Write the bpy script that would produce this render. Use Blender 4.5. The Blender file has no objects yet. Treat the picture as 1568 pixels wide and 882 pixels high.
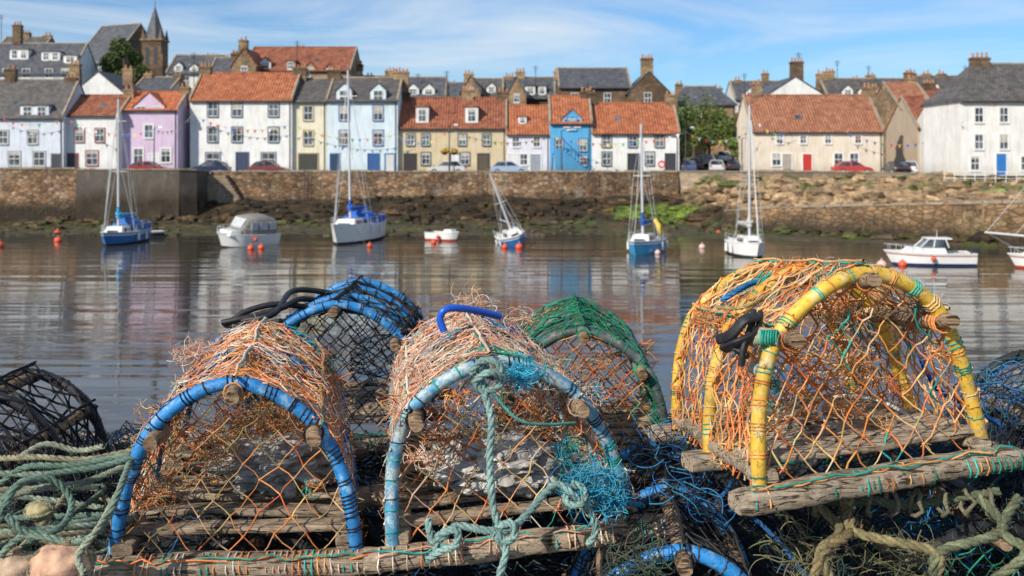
import bpy, math, random
import numpy as np
from mathutils import Vector, Matrix, noise
R=random.Random(7); NR=np.random.RandomState(5)
F=1524.0; CX=784.0; HY=245.0; H=6.5
def P(px,py,Y): return Vector(((px-CX)/F*Y, Y, H+(HY-py)/F*Y))
def PX(px,Y): return (px-CX)/F*Y
def PZ(py,Y): return H+(HY-py)/F*Y
scene=bpy.context.scene
# ------------------------------------------------------------ materials
def newmat(name):
    m=bpy.data.materials.new(name); m.use_nodes=True
    nt=m.node_tree; b=nt.nodes['Principled BSDF']
    return m,nt,b
def N(nt,t,**k):
    n=nt.nodes.new(t)
    for a,v in k.items(): setattr(n,a,v)
    return n
def ramp(nt,stops):
    r=N(nt,'ShaderNodeValToRGB'); e=r.color_ramp.elements
    while len(e)<len(stops): e.new(0.5)
    for i,(p,c) in enumerate(stops):
        e[i].position=p; e[i].color=(c[0],c[1],c[2],1)
    return r
def coords(nt,scale=(1,1,1)):
    t=N(nt,'ShaderNodeTexCoord'); m=N(nt,'ShaderNodeMapping'); m.inputs['Scale'].default_value=scale
    nt.links.new(t.outputs['Object'],m.inputs['Vector']); return m.outputs['Vector']
def noisen(nt,vec,scale,detail=4,rough=.6,dist=0):
    n=N(nt,'ShaderNodeTexNoise'); n.inputs['Scale'].default_value=scale; n.inputs['Detail'].default_value=detail
    n.inputs['Roughness'].default_value=rough; n.inputs['Distortion'].default_value=dist
    nt.links.new(vec,n.inputs['Vector']); return n
def bump(nt,b,h,dist,strength=1.0):
    bp=N(nt,'ShaderNodeBump'); bp.inputs['Distance'].default_value=dist; bp.inputs['Strength'].default_value=strength
    nt.links.new(h,bp.inputs['Height']); nt.links.new(bp.outputs['Normal'],b.inputs['Normal'])
def mixc(nt,mode,fac,a,b_):
    m=N(nt,'ShaderNodeMix',data_type='RGBA',blend_type=mode)
    for idx,v in ((0,fac),(6,a),(7,b_)):
        if hasattr(v,'is_output') : nt.links.new(v,m.inputs[idx])
        elif isinstance(v,(int,float)): m.inputs[idx].default_value=v
        else: m.inputs[idx].default_value=(v[0],v[1],v[2],1)
    return m.outputs[2]
_c={}
def simple(name,col,rough=.7,var=.25,scale=3,bd=0.0,stretch=(1,1,1),metal=0):
    k=(name,tuple(col),rough,var,scale,bd)
    if k in _c: return _c[k]
    m,nt,b=newmat(name); v=coords(nt,stretch); n=noisen(nt,v,scale,5,.65)
    lo=[c*(1-var) for c in col]; hi=[min(1,c*(1+var*.6)) for c in col]
    r=ramp(nt,[(.3,lo),(.7,hi)]); nt.links.new(n.outputs['Fac'],r.inputs['Fac'])
    nt.links.new(r.outputs['Color'],b.inputs['Base Color']); b.inputs['Roughness'].default_value=rough
    b.inputs['Metallic'].default_value=metal
    if bd: bump(nt,b,n.outputs['Fac'],bd)
    _c[k]=m; return m
def wallmat(col):
    k=('wall',tuple(col))
    if k in _c: return _c[k]
    m,nt,b=newmat('harled_wall'); v=coords(nt)
    n=noisen(nt,v,.6,6,.7); vs=coords(nt,(2.2,2.2,.25)); n2=noisen(nt,vs,1.2,5,.7); n3=noisen(nt,v,9,4,.7)
    r=ramp(nt,[(.25,[c*.82 for c in col]),(.6,col)]); nt.links.new(n.outputs['Fac'],r.inputs['Fac'])
    r2=ramp(nt,[(.34,(.70,.66,.60)),(.52,(1,1,1))]); nt.links.new(n2.outputs['Fac'],r2.inputs['Fac'])
    o=mixc(nt,'MULTIPLY',.6,r.outputs['Color'],r2.outputs['Color'])
    # damp staining near the ground
    s=N(nt,'ShaderNodeSeparateXYZ'); nt.links.new(v,s.inputs[0]); ma=N(nt,'ShaderNodeMath',operation='MULTIPLY_ADD'); nt.links.new(n2.outputs['Fac'],ma.inputs[0]); ma.inputs[1].default_value=-1.6; nt.links.new(s.outputs[2],ma.inputs[2])
    mr=N(nt,'ShaderNodeMapRange'); nt.links.new(ma.outputs[0],mr.inputs[0]); mr.inputs[1].default_value=4.2; mr.inputs[2].default_value=5.6; mr.inputs[3].default_value=.45; mr.inputs[4].default_value=0
    o=mixc(nt,'MULTIPLY',mr.outputs[0],o,(.55,.52,.45))
    nt.links.new(o,b.inputs['Base Color']); b.inputs['Roughness'].default_value=.9
    bump(nt,b,n3.outputs['Fac'],.03)
    _c[k]=m; return m
def roofmat(kind):
    k=('roof',kind)
    if k in _c: return _c[k]
    m,nt,b=newmat('pantile_roof' if kind.startswith('red') else 'slate_roof')
    v=coords(nt)
    cols={'red':[(.26,.08,.035),(.50,.155,.065),(.60,.25,.12)],'redb':[(.15,.055,.03),(.36,.115,.06),(.46,.19,.10)],
          'redbright':[(.38,.11,.05),(.62,.18,.07),(.68,.26,.12)],'redo':[(.22,.09,.05),(.44,.17,.09),(.52,.27,.15)],
          'slate':[(.05,.055,.065),(.10,.105,.12),(.17,.17,.18)],'slateb':[(.07,.065,.06),(.12,.11,.105),(.20,.18,.16)]}[kind]
    br=N(nt,'ShaderNodeTexBrick'); 
    sep=N(nt,'ShaderNodeSeparateXYZ'); nt.links.new(v,sep.inputs[0]); cmb=N(nt,'ShaderNodeCombineXYZ')
    nt.links.new(sep.outputs[0],cmb.inputs[0]); nt.links.new(sep.outputs[2],cmb.inputs[1])
    nt.links.new(cmb.outputs[0],br.inputs['Vector'])
    br.inputs['Scale'].default_value=1; br.inputs['Brick Width'].default_value=.34; br.inputs['Row Height'].default_value=.26
    br.inputs['Mortar Size'].default_value=.03; br.inputs['Color1'].default_value=(.72,.72,.72,1); br.inputs['Color2'].default_value=(1.12,1.12,1.12,1)
    br.inputs['Mortar'].default_value=(.45,.45,.45,1)
    n=noisen(nt,v,1.3,8,.8); r=ramp(nt,[(.36,cols[0]),(.5,cols[1]),(.64,cols[2])]); nt.links.new(n.outputs['Fac'],r.inputs['Fac'])
    o=mixc(nt,'MULTIPLY',.9,r.outputs['Color'],br.outputs['Color'])
    nt.links.new(o,b.inputs['Base Color']); b.inputs['Roughness'].default_value=.85 if kind[0]=='r' else .6
    if kind[0]=='r':
        w=N(nt,'ShaderNodeTexWave',bands_direction='X'); w.inputs['Scale'].default_value=.95; nt.links.new(v,w.inputs['Vector']); bump(nt,b,w.outputs['Fac'],.09)
    else: bump(nt,b,br.outputs['Fac'],.02)
    _c[k]=m; return m
def stonemat(name,cols,scale=(1.5,1.5,2.6),weed=None,bd=.08,mort=.35,green=False,top=None,lime=.45):
    m,nt,b=newmat(name); v=coords(nt,scale); nz=noisen(nt,v,.9,3)
    vv=mixc(nt,'LINEAR_LIGHT',.18,v,nz.outputs['Color'])
    vo=N(nt,'ShaderNodeTexVoronoi'); nt.links.new(vv,vo.inputs['Vector']); vo.inputs['Scale'].default_value=1
    ve=N(nt,'ShaderNodeTexVoronoi',feature='DISTANCE_TO_EDGE'); nt.links.new(vv,ve.inputs['Vector']); ve.inputs['Scale'].default_value=1
    sp=N(nt,'ShaderNodeSeparateColor'); nt.links.new(vo.outputs['Color'],sp.inputs[0])
    st=[(i/(len(cols)-1),c) for i,c in enumerate(cols)]
    r=ramp(nt,st); nt.links.new(sp.outputs[0],r.inputs['Fac'])
    re=ramp(nt,[(.0,(mort,)*3),(.12,(1,1,1))]); nt.links.new(ve.outputs['Distance'],re.inputs['Fac'])
    o=mixc(nt,'MULTIPLY',1,r.outputs['Color'],re.outputs['Color'])
    n2=noisen(nt,v,3,6,.75); r2=ramp(nt,[(.3,(.55,.55,.55)),(.65,(1.2,1.2,1.2))]); nt.links.new(n2.outputs['Fac'],r2.inputs['Fac'])
    o=mixc(nt,'MULTIPLY',.8,o,r2.outputs['Color'])
    n3=noisen(nt,v,.10,6,.7); r3=ramp(nt,[(.40,(.40,.37,.34)),(.6,(1.25,1.18,1.08))]); nt.links.new(n3.outputs['Fac'],r3.inputs['Fac'])
    o=mixc(nt,'MULTIPLY',.85,o,r3.outputs['Color'])
    if weed is not None:
        nl=noisen(nt,coords(nt,(1.3,1.3,.18)),1,4,.7); rl=ramp(nt,[(.57,(0,0,0)),(.70,(1,1,1))]); nt.links.new(nl.outputs['Fac'],rl.inputs['Fac'])
        ml=N(nt,'ShaderNodeMath',operation='MULTIPLY'); nt.links.new(rl.outputs['Color'],ml.inputs[0]); ml.inputs[1].default_value=lime
        o=mixc(nt,'MIX',ml.outputs[0],o,(.42,.37,.31))
        g=N(nt,'ShaderNodeNewGeometry'); s=N(nt,'ShaderNodeSeparateXYZ'); nt.links.new(g.outputs['Position'],s.inputs[0])
        nn=noisen(nt,coords(nt,(.5,.5,.5)),1,5,.7)
        ma=N(nt,'ShaderNodeMath',operation='MULTIPLY_ADD'); nt.links.new(nn.outputs['Fac'],ma.inputs[0]); ma.inputs[1].default_value=2.6; nt.links.new(s.outputs[2],ma.inputs[2])
        mr=N(nt,'ShaderNodeMapRange'); nt.links.new(ma.outputs[0],mr.inputs[0]); mr.inputs[1].default_value=weed+.6; mr.inputs[2].default_value=weed+2.0
        wc=ramp(nt,[(.35,(.018,.014,.010)),(.6,(.06,.042,.022)),(.8,(.09,.085,.025))]); nt.links.new(n2.outputs['Fac'],wc.inputs['Fac'])
        o=mixc(nt,'MIX',mr.outputs[0],wc.outputs['Color'],o)
    nt.links.new(o,b.inputs['Base Color']); b.inputs['Roughness'].default_value=.9
    ad=N(nt,'ShaderNodeMath',operation='ADD'); nt.links.new(re.outputs['Color'],ad.inputs[0]); nt.links.new(n2.outputs['Fac'],ad.inputs[1])
    bump(nt,b,ad.outputs[0],bd); return m
def vcolmat(name,rough=.8,scale=60,var=.5,bd=.0015,spec=.3,lowsc=8):
    m,nt,b=newmat(name); a=N(nt,'ShaderNodeAttribute'); a.attribute_name='Col'
    v=coords(nt); n=noisen(nt,v,scale,5,.7); r=ramp(nt,[(.3,(1-var,)*3),(.7,(1+var*.5,)*3)]); nt.links.new(n.outputs['Fac'],r.inputs['Fac'])
    o=mixc(nt,'MULTIPLY',1,a.outputs['Color'],r.outputs['Color'])
    n2=noisen(nt,v,lowsc,4,.6); r2=ramp(nt,[(.35,(.6,.6,.6)),(.62,(1.12,1.12,1.12))]); nt.links.new(n2.outputs['Fac'],r2.inputs['Fac'])
    o=mixc(nt,'MULTIPLY',.75,o,r2.outputs['Color'])
    nt.links.new(o,b.inputs['Base Color']); b.inputs['Roughness'].default_value=rough; b.inputs['Specular IOR Level'].default_value=spec
    if bd: bump(nt,b,n.outputs['Fac'],bd)
    return m
M_TWINE=vcolmat('twine',.85,150,.35,.0008)
M_ROPE=vcolmat('rope_fibre',.9,260,.6,.0014,.2,30)
def pipemat(name,col,worn,amt=.55):
    m,nt,b=newmat(name); v=coords(nt); n=noisen(nt,v,35,6,.75); n2=noisen(nt,v,9,3,.6); n3=noisen(nt,v,90,4,.8)
    r=ramp(nt,[(amt-.04,col),(amt+.07,worn)]); nt.links.new(n.outputs['Fac'],r.inputs['Fac'])
    r2=ramp(nt,[(.3,(.5,.5,.5)),(.6,(1.1,1.1,1.1))]); nt.links.new(n2.outputs['Fac'],r2.inputs['Fac'])
    o=mixc(nt,'MULTIPLY',.8,r.outputs['Color'],r2.outputs['Color'])
    r3=ramp(nt,[(.36,(.35,.32,.28)),(.48,(1,1,1))]); nt.links.new(n3.outputs['Fac'],r3.inputs['Fac'])
    o=mixc(nt,'MULTIPLY',.7,o,r3.outputs['Color']); nt.links.new(o,b.inputs['Base Color'])
    b.inputs['Roughness'].default_value=.55; bump(nt,b,n.outputs['Fac'],.002); return m
M_BLUEP=pipemat('blue_plastic_pipe',(.02,.22,.56),(.24,.44,.62),.57)
M_PALEBLUEP=pipemat('faded_blue_pipe',(.08,.32,.52),(.45,.52,.52),.50)
M_YELP=pipemat('yellow_plastic_pipe',(.76,.47,.05),(.66,.54,.26),.55)
M_BLACKP=pipemat('black_rubber',(.018,.018,.022),(.06,.06,.065),.6)
M_GREYP=pipemat('grey_green_pipe',(.06,.09,.09),(.2,.2,.17),.55)
def woodmat():
    m,nt,b=newmat('weathered_wood'); a=N(nt,'ShaderNodeAttribute'); a.attribute_name='Col'
    v=coords(nt,(1,1,1)); vs=coords(nt,(10,60,130)); n=noisen(nt,vs,1.2,7,.8,1.2); n2=noisen(nt,v,25,5,.7); n4=noisen(nt,coords(nt,(16,120,200)),1,3,.5,.6)
    r=ramp(nt,[(.34,(.28,.26,.24)),(.48,(.85,.83,.8)),(.66,(1.25,1.25,1.25))]); nt.links.new(n.outputs['Fac'],r.inputs['Fac'])
    r2=ramp(nt,[(.36,(.45,.41,.36)),(.52,(1.05,1.05,1.05))]); nt.links.new(n2.outputs['Fac'],r2.inputs['Fac'])
    r4=ramp(nt,[(.36,(.12,.1,.09)),(.42,(1,1,1))]); nt.links.new(n4.outputs['Fac'],r4.inputs['Fac'])
    o=mixc(nt,'MULTIPLY',1,a.outputs['Color'],r.outputs['Color']); o=mixc(nt,'MULTIPLY',.85,o,r2.outputs['Color']); o=mixc(nt,'MULTIPLY',.9,o,r4.outputs['Color'])
    nt.links.new(o,b.inputs['Base Color']); b.inputs['Roughness'].default_value=.9; b.inputs['Specular IOR Level'].default_value=.2
    ad=N(nt,'ShaderNodeMath',operation='ADD'); nt.links.new(n.outputs['Fac'],ad.inputs[0]); nt.links.new(r4.outputs['Color'],ad.inputs[1])
    bump(nt,b,ad.outputs[0],.004); return m
M_WOOD=woodmat()
def glassm():
    m,nt,b=newmat('window_glass'); v=coords(nt); n=noisen(nt,v,.7,2); r=ramp(nt,[(.4,(.02,.025,.035)),(.65,(.16,.18,.20))])
    nt.links.new(n.outputs['Fac'],r.inputs['Fac']); nt.links.new(r.outputs['Color'],b.inputs['Base Color']); b.inputs['Roughness'].default_value=.08; return m
M_GLASS=glassm()
M_WHITE=simple('white_paint',(.78,.78,.76),.5,.1)
M_GREL=simple('white_gelcoat',(.80,.80,.78),.25,.08,2)
M_METAL=simple('galvanised_metal',(.62,.63,.64),.4,.1,4,metal=.3)
M_DARK=simple('dark_metal',(.03,.03,.035),.5,.2)
M_SAND=stonemat('sandstone_wall',[(.25,.17,.10),(.40,.28,.17),(.32,.22,.13),(.46,.34,.22)],(1.6,1.6,3),None,.03,.7)
M_BROWN=stonemat('brown_stone_wall',[(.12,.08,.05),(.21,.14,.085),(.16,.11,.075),(.25,.18,.115)],(1.6,1.6,3),None,.03,.7)
# ------------------------------------------------------------ mesh builder
class MB:
    def __init__(s): s.v=[];s.n=0;s.f=[];s.m=[];s.c=[];s.mats=[];s.sm=[]
    def mi(s,mat):
        if mat not in s.mats: s.mats.append(mat)
        return s.mats.index(mat)
    def add(s,V,Fc,mat,col=(1,1,1),smooth=False):
        V=np.asarray(V,float).reshape(-1,3); b=s.n; s.v.append(V); s.n+=len(V)
        if isinstance(Fc,np.ndarray): Fc=(Fc+b).tolist()
        else: Fc=[[i+b for i in f] for f in Fc]
        s.f+=Fc; k=s.mi(mat); s.m+=[k]*len(Fc); s.sm+=[smooth]*len(Fc)
        col=np.asarray(col,float)
        if col.ndim==1: col=np.tile(col,(len(V),1))
        s.c.append(col)
    def box(s,x0,x1,y0,y1,z0,z1,mat,col=(1,1,1)):
        V=[(x0,y0,z0),(x1,y0,z0),(x1,y1,z0),(x0,y1,z0),(x0,y0,z1),(x1,y0,z1),(x1,y1,z1),(x0,y1,z1)]
        s.add(V,[(0,3,2,1),(4,5,6,7),(0,1,5,4),(1,2,6,5),(2,3,7,6),(3,0,4,7)],mat,col)
    def frus(s,x0,x1,y0,y1,z0,X0,X1,Y0,Y1,z1,mat,col=(1,1,1)):
        V=[(x0,y0,z0),(x1,y0,z0),(x1,y1,z0),(x0,y1,z0),(X0,Y0,z1),(X1,Y0,z1),(X1,Y1,z1),(X0,Y1,z1)]
        s.add(V,[(0,3,2,1),(4,5,6,7),(0,1,5,4),(1,2,6,5),(2,3,7,6),(3,0,4,7)],mat,col)
    def tube(s,pts,r,mat,n=8,col=(1,1,1),caps=True,smooth=True,sq=None,jit=0):
        p=np.array([tuple(q) for q in pts],float); k=len(p)
        T=np.gradient(p,axis=0); T/= (np.linalg.norm(T,axis=1)[:,None]+1e-12)
        U=np.zeros_like(p); a=np.array([0,0,1.]) if abs(T[0][2])<.9 else np.array([1.,0,0])
        u=a-T[0]*a.dot(T[0]); u/=np.linalg.norm(u); U[0]=u
        for i in range(1,k):
            u=U[i-1]-T[i]*U[i-1].dot(T[i]); u/=np.linalg.norm(u)+1e-12; U[i]=u
        W=np.cross(T,U); r=np.broadcast_to(np.asarray(r,float),(k,))
        an=np.arange(n)*2*math.pi/n+(math.pi/n); ca=np.cos(an); sa=np.sin(an)
        if sq is not None:
            e=.45; ca=np.sign(ca)*np.abs(ca)**e*sq[0]; sa=np.sign(sa)*np.abs(sa)**e*sq[1]
        rr=r[:,None]*np.ones((k,n))
        if jit: rr=rr*(1+jit*(NR.rand(k,n)-.5))
        V=p[:,None,:]+rr[...,None]*(ca[None,:,None]*U[:,None,:]+sa[None,:,None]*W[:,None,:])
        V=V.reshape(-1,3)
        i=np.arange(k-1)[:,None]*n; j=np.arange(n)[None,:]; j2=(j+1)%n
        Q=np.stack([i+j,i+j2,i+n+j2,i+n+j],-1).reshape(-1,4)
        s.add(V,Q,mat,col,smooth)
        if caps:
            s.add(V[:n][::-1],[list(range(n))],mat,col); s.add(V[-n:],[list(range(n))],mat,col)
    def edges(s,A,Bm,C,r,mat,cols):
        A,Bm,C=[np.asarray(q,float) for q in (A,Bm,C)]; n=len(A)
        if n==0: return
        D=C-A; D/=np.linalg.norm(D,axis=1)[:,None]+1e-9
        up=np.tile([.3,.2,.93],(n,1)); U=np.cross(D,up); U/=np.linalg.norm(U,axis=1)[:,None]+1e-9; W=np.cross(D,U)
        r=np.broadcast_to(np.asarray(r,float),(n,))[:,None]
        rings=[]
        for Q,f in ((A,1),(Bm,.9),(C,1)):
            for k in range(4):
                a=k*math.pi/2+.4; rings.append(Q+r*f*(math.cos(a)*U+math.sin(a)*W))
        V=np.stack(rings,1).reshape(-1,3)
        b=[]
        for q in range(2):
            for k in range(4): k2=(k+1)%4; b.append([q*4+k,q*4+k2,q*4+4+k2,q*4+4+k])
        b=np.array(b); Fc=(np.arange(n)[:,None,None]*12+b[None]).reshape(-1,4)
        s.add(V,Fc,mat,np.repeat(np.asarray(cols),12,axis=0),True)
    def blobs(s,C,r,mat,cols):
        C=np.asarray(C,float); n=len(C)
        if n==0: return
        o=np.array([(1,0,0),(-1,0,0),(0,1,0),(0,-1,0),(0,0,1),(0,0,-1)],float)
        r=np.broadcast_to(np.asarray(r,float),(n,))
        V=C[:,None,:]+o[None]*r[:,None,None]*(.7+.6*NR.rand(n,6,1)); 
        b=np.array([(0,2,4),(2,1,4),(1,3,4),(3,0,4),(2,0,5),(1,2,5),(3,1,5),(0,3,5)])
        Fc=(np.arange(n)[:,None,None]*6+b[None]).reshape(-1,3)
        s.add(V.reshape(-1,3),Fc,mat,np.repeat(np.asarray(cols),6,axis=0),True)
    def cyl(s,c,r,h,mat,n=16,axis='z',r2=None,col=(1,1,1)):
        d={'x':Vector((1,0,0)),'y':Vector((0,1,0)),'z':Vector((0,0,1))}[axis]*h
        s.tube([Vector(c),Vector(c)+d],[r,r if r2 is None else r2],mat,n,col,True,False)
    def sphere(s,c,r,mat,nu=16,nv=10,sc=(1,1,1),jit=0,col=(1,1,1),nf=3,sm=True):
        V=[];Fc=[]
        for j in range(nv+1):
            th=math.pi*j/nv
            for i in range(nu):
                ph=2*math.pi*i/nu; d=Vector((math.sin(th)*math.cos(ph),math.sin(th)*math.sin(ph),math.cos(th)))
                k=r*(1+jit*noise.noise(d*nf+Vector(c)*7)) if jit else r
                V.append((c[0]+d.x*k*sc[0],c[1]+d.y*k*sc[1],c[2]+d.z*k*sc[2]))
        for j in range(nv):
            for i in range(nu):
                i2=(i+1)%nu; Fc.append((j*nu+i,(j+1)*nu+i,(j+1)*nu+i2,j*nu+i2))
        s.add(V,Fc,mat,col,sm)
    def obj(s,name,parent=None):
        me=bpy.data.meshes.new(name); V=np.concatenate(s.v)
        me.from_pydata(V.tolist(),[],s.f); 
        for m in s.mats: me.materials.append(m)
        me.polygons.foreach_set('material_index',s.m); me.polygons.foreach_set('use_smooth',s.sm)
        ca=me.color_attributes.new('Col','FLOAT_COLOR','POINT'); C=np.concatenate(s.c); C=np.hstack([C,np.ones((len(C),1))]).astype(np.float32)
        ca.data.foreach_set('color',C.ravel()); me.update()
        o=bpy.data.objects.new(name,me); scene.collection.objects.link(o)
        if parent: o.parent=parent
        return o
def empty(name,loc=(0,0,0),rot=(0,0,0)):
    e=bpy.data.objects.new(name,None); e.empty_display_size=.3; e.location=loc; e.rotation_euler=rot
    scene.collection.objects.link(e); return e
def cat(pts,per=6):
    p=[Vector(q) for q in pts]; p=[p[0]*2-p[1]]+p+[p[-1]*2-p[-2]]; o=[]
    for i in range(1,len(p)-2):
        for k in range(per):
            t=k/per; a,b,c,d=p[i-1],p[i],p[i+1],p[i+2]
            o.append(.5*((2*b)+(c-a)*t+(2*a-5*b+4*c-d)*t*t+(3*b-a-3*c+d)*t**3))
    o.append(p[-2]); return o
def resample(pts,ds):
    p=np.array([tuple(q) for q in pts]); d=np.r_[0,np.cumsum(np.linalg.norm(np.diff(p,axis=0),axis=1))]
    n=max(3,int(d[-1]/ds)+1); t=np.linspace(0,d[-1],n); return np.stack([np.interp(t,d,p[:,k]) for k in range(3)],1),t
def rope(mb,pts,r,col,mat=None,pitch=None,var=.12,fuzz=0):
    mat=mat or M_ROPE; pitch=pitch or r*7
    p,t=resample(pts,pitch/7); k=len(p)
    T=np.gradient(p,axis=0); T/=np.linalg.norm(T,axis=1)[:,None]+1e-12
    a=np.array([0,0,1.]) if abs(T[0][2])<.9 else np.array([1.,0,0]); U=[a-T[0]*a.dot(T[0])]
    U[0]/=np.linalg.norm(U[0])
    for i in range(1,k):
        u=U[-1]-T[i]*U[-1].dot(T[i]); U.append(u/(np.linalg.norm(u)+1e-12))
    U=np.array(U); W=np.cross(T,U)
    for s in range(3):
        an=2*math.pi*t/pitch+s*2*math.pi/3
        q=p+r*.5*(np.cos(an)[:,None]*U+np.sin(an)[:,None]*W)
        sc=1+var*(R.random()-.5)*2; base=np.array([x*sc for x in col])
        mod=1+.28*np.array([noise.noise(Vector(tuple(z))*14) for z in p])
        cc=np.repeat((base[None]*mod[:,None])[:,None,:],5,axis=1).reshape(-1,3)
        mb.tube(q,r*.58,mat,5,cc,False,True)
    if fuzz:
        A=[];B=[];M_=[];C=[]
        for i in range(0,k,1):
            for _ in range(fuzz):
                a=R.random()*6.28; d=Vector(U[i])*math.cos(a)+Vector(W[i])*math.sin(a); q=Vector(p[i])+d*r*.9; d2=(d+Vector((R.gauss(0,.7),R.gauss(0,.7),R.gauss(0,.7))))*r*.8
                A.append(tuple(q));M_.append(tuple(q+d2*.5+Vector((0,0,-.0005))));B.append(tuple(q+d2)); C.append(col)
        mb.edges(A,M_,B,.0003,M_TWINE,C)
# ------------------------------------------------------------ world + sun + camera
tosun=Vector((-.56,-.62,.55)).normalized()
w=bpy.data.worlds.new("World"); scene.world=w; w.use_nodes=True; nt=w.node_tree
bg=nt.nodes['Background']; bg.inputs['Strength'].default_value=.115
sky=N(nt,'ShaderNodeTexSky',sky_type='NISHITA'); sky.sun_disc=False; sky.sun_elevation=math.asin(tosun.z); sky.sun_rotation=math.atan2(tosun.x,tosun.y)
sky.air_density=1.0; sky.dust_density=.3; sky.ozone_density=3
tc=N(nt,'ShaderNodeTexCoord'); mp=N(nt,'ShaderNodeMapping'); mp.inputs['Rotation'].default_value=(0,math.radians(-9),0); mp.inputs['Scale'].default_value=(2.0,2.0,13)
mp.inputs['Location'].default_value=(1.35,0,.65)
nt.links.new(tc.outputs['Generated'],mp.inputs['Vector'])
n1=noisen(nt,mp.outputs['Vector'],.9,9,.58,1.1)
cr=ramp(nt,[(.40,(0,0,0)),(.50,(.35,.35,.35)),(.68,(1,1,1))]); nt.links.new(n1.outputs['Fac'],cr.inputs['Fac'])
tint=mixc(nt,'MULTIPLY',1,sky.outputs['Color'],(.60,.85,1.10))
mm=N(nt,'ShaderNodeMath',operation='MULTIPLY'); nt.links.new(cr.outputs['Color'],mm.inputs[0]); mm.inputs[1].default_value=.85
o=mixc(nt,'MIX',mm.outputs[0],tint,(7.0,7.5,7.9)); nt.links.new(o,bg.inputs['Color'])
sl=bpy.data.lights.new('sun','SUN'); sl.energy=5.0; sl.angle=math.radians(.5); sl.color=(1,.92,.79)
so=bpy.data.objects.new('sun',sl); so.rotation_euler=(-tosun).to_track_quat('-Z','Y').to_euler(); so.location=(-20,-20,40); scene.collection.objects.link(so)
cd=bpy.data.cameras.new('camera'); cam=bpy.data.objects.new('camera',cd); scene.collection.objects.link(cam); scene.camera=cam
cam.location=(0,0,H); cam.rotation_euler=(math.radians(90),0,0); cd.lens=36*F/1568; cd.sensor_width=36; cd.shift_y=-(441-HY)/1568
cd.clip_start=.05; cd.clip_end=6000; cd.dof.use_dof=True; cd.dof.focus_distance=1.95; cd.dof.aperture_fstop=8
scene.view_settings.view_transform='Standard'; scene.view_settings.look='None'; scene.view_settings.exposure=0
# ------------------------------------------------------------ water
m,nt,b=newmat('harbour_water'); b.inputs['Roughness'].default_value=.03; b.inputs['IOR'].default_value=1.38
vb=coords(nt,(.03,.03,1)); nb=noisen(nt,vb,1,3,.5); rb=ramp(nt,[(.4,(.050,.040,.024)),(.6,(.045,.050,.045))]); nt.links.new(nb.outputs['Fac'],rb.inputs['Fac']); nt.links.new(rb.outputs['Color'],b.inputs['Base Color'])
v1=coords(nt,(.25,1.1,1)); v2=coords(nt,(.8,3.2,1)); v3=coords(nt,(.012,.10,1)); v4=coords(nt,(.05,.42,1))
a1=noisen(nt,v1,.55,3,.5,.3); a2=noisen(nt,v2,1.2,3,.55,.4); a3=noisen(nt,v3,1,4,.6); a4=noisen(nt,v4,1,2,.5,.5)
rr=ramp(nt,[(.43,(.10,)*3),(.60,(1,1,1))]); nt.links.new(a3.outputs['Fac'],rr.inputs['Fac'])
m1=N(nt,'ShaderNodeMath',operation='MULTIPLY'); nt.links.new(a2.outputs['Fac'],m1.inputs[0]); m1.inputs[1].default_value=.16
m2=N(nt,'ShaderNodeMath',operation='ADD'); nt.links.new(a1.outputs['Fac'],m2.inputs[0]); nt.links.new(m1.outputs[0],m2.inputs[1])
m3=N(nt,'ShaderNodeMath',operation='MULTIPLY'); nt.links.new(m2.outputs[0],m3.inputs[0]); nt.links.new(rr.outputs['Color'],m3.inputs[1])
m4=N(nt,'ShaderNodeMath',operation='MULTIPLY_ADD'); nt.links.new(a4.outputs['Fac'],m4.inputs[0]); m4.inputs[1].default_value=.9; nt.links.new(m3.outputs[0],m4.inputs[2])
bump(nt,b,m4.outputs[0],.062)
mb=MB(); mb.add([(-900,-900,0),(900,-900,0),(900,110,0),(-900,110,0)],[(0,1,2,3)],m); mb.obj('water')
# ------------------------------------------------------------ ground sheet behind harbour
def gz(y): return 4.88 if y<119 else min(4.88+(y-119)*.115,14.5)+ (0 if y<300 else (y-300)*.004)
M_GROUND=simple('town_ground',(.12,.14,.06),.95,.5,.15,.0)
mb=MB(); ys=[106,112,119,130,145,160,180,205,260,400,900,3000]; xs=list(range(-200,201,10)); xs=[-2500,-900,-400]+xs+[400,900,2500]
V=[(x,y,gz(y)) for y in ys for x in xs]; nx=len(xs); Fc=[(j*nx+i,j*nx+i+1,(j+1)*nx+i+1,(j+1)*nx+i) for j in range(len(ys)-1) for i in range(nx-1)]
mb.add(V,Fc,M_GROUND,smooth=True); mb.obj('ground')
M_ASPH=simple('asphalt',(.06,.06,.062),.9,.3,2,.01); M_PAVE=simple('paving',(.25,.24,.22),.9,.3,2,.01)
mb=MB(); mb.box(-140,140,106.3,114.6,4.4,4.90,M_ASPH); mb.box(-140,140,110.4,110.5,4.90,4.904,M_WHITE); mb.obj('road')
mb=MB(); mb.box(-140,140,114.6,119,4.4,5.02,M_PAVE); mb.obj('pavement')
mb=MB(); V=[];
pts=[(PX(1085,119),119.05),(PX(1135,119),119.05),(PX(1125,150),150),(PX(1095,150),150)]
mb.add([(x,y,gz(y)+.03) for x,y in pts],[(0,1,2,3)],M_ASPH); mb.obj('side_road')
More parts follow.
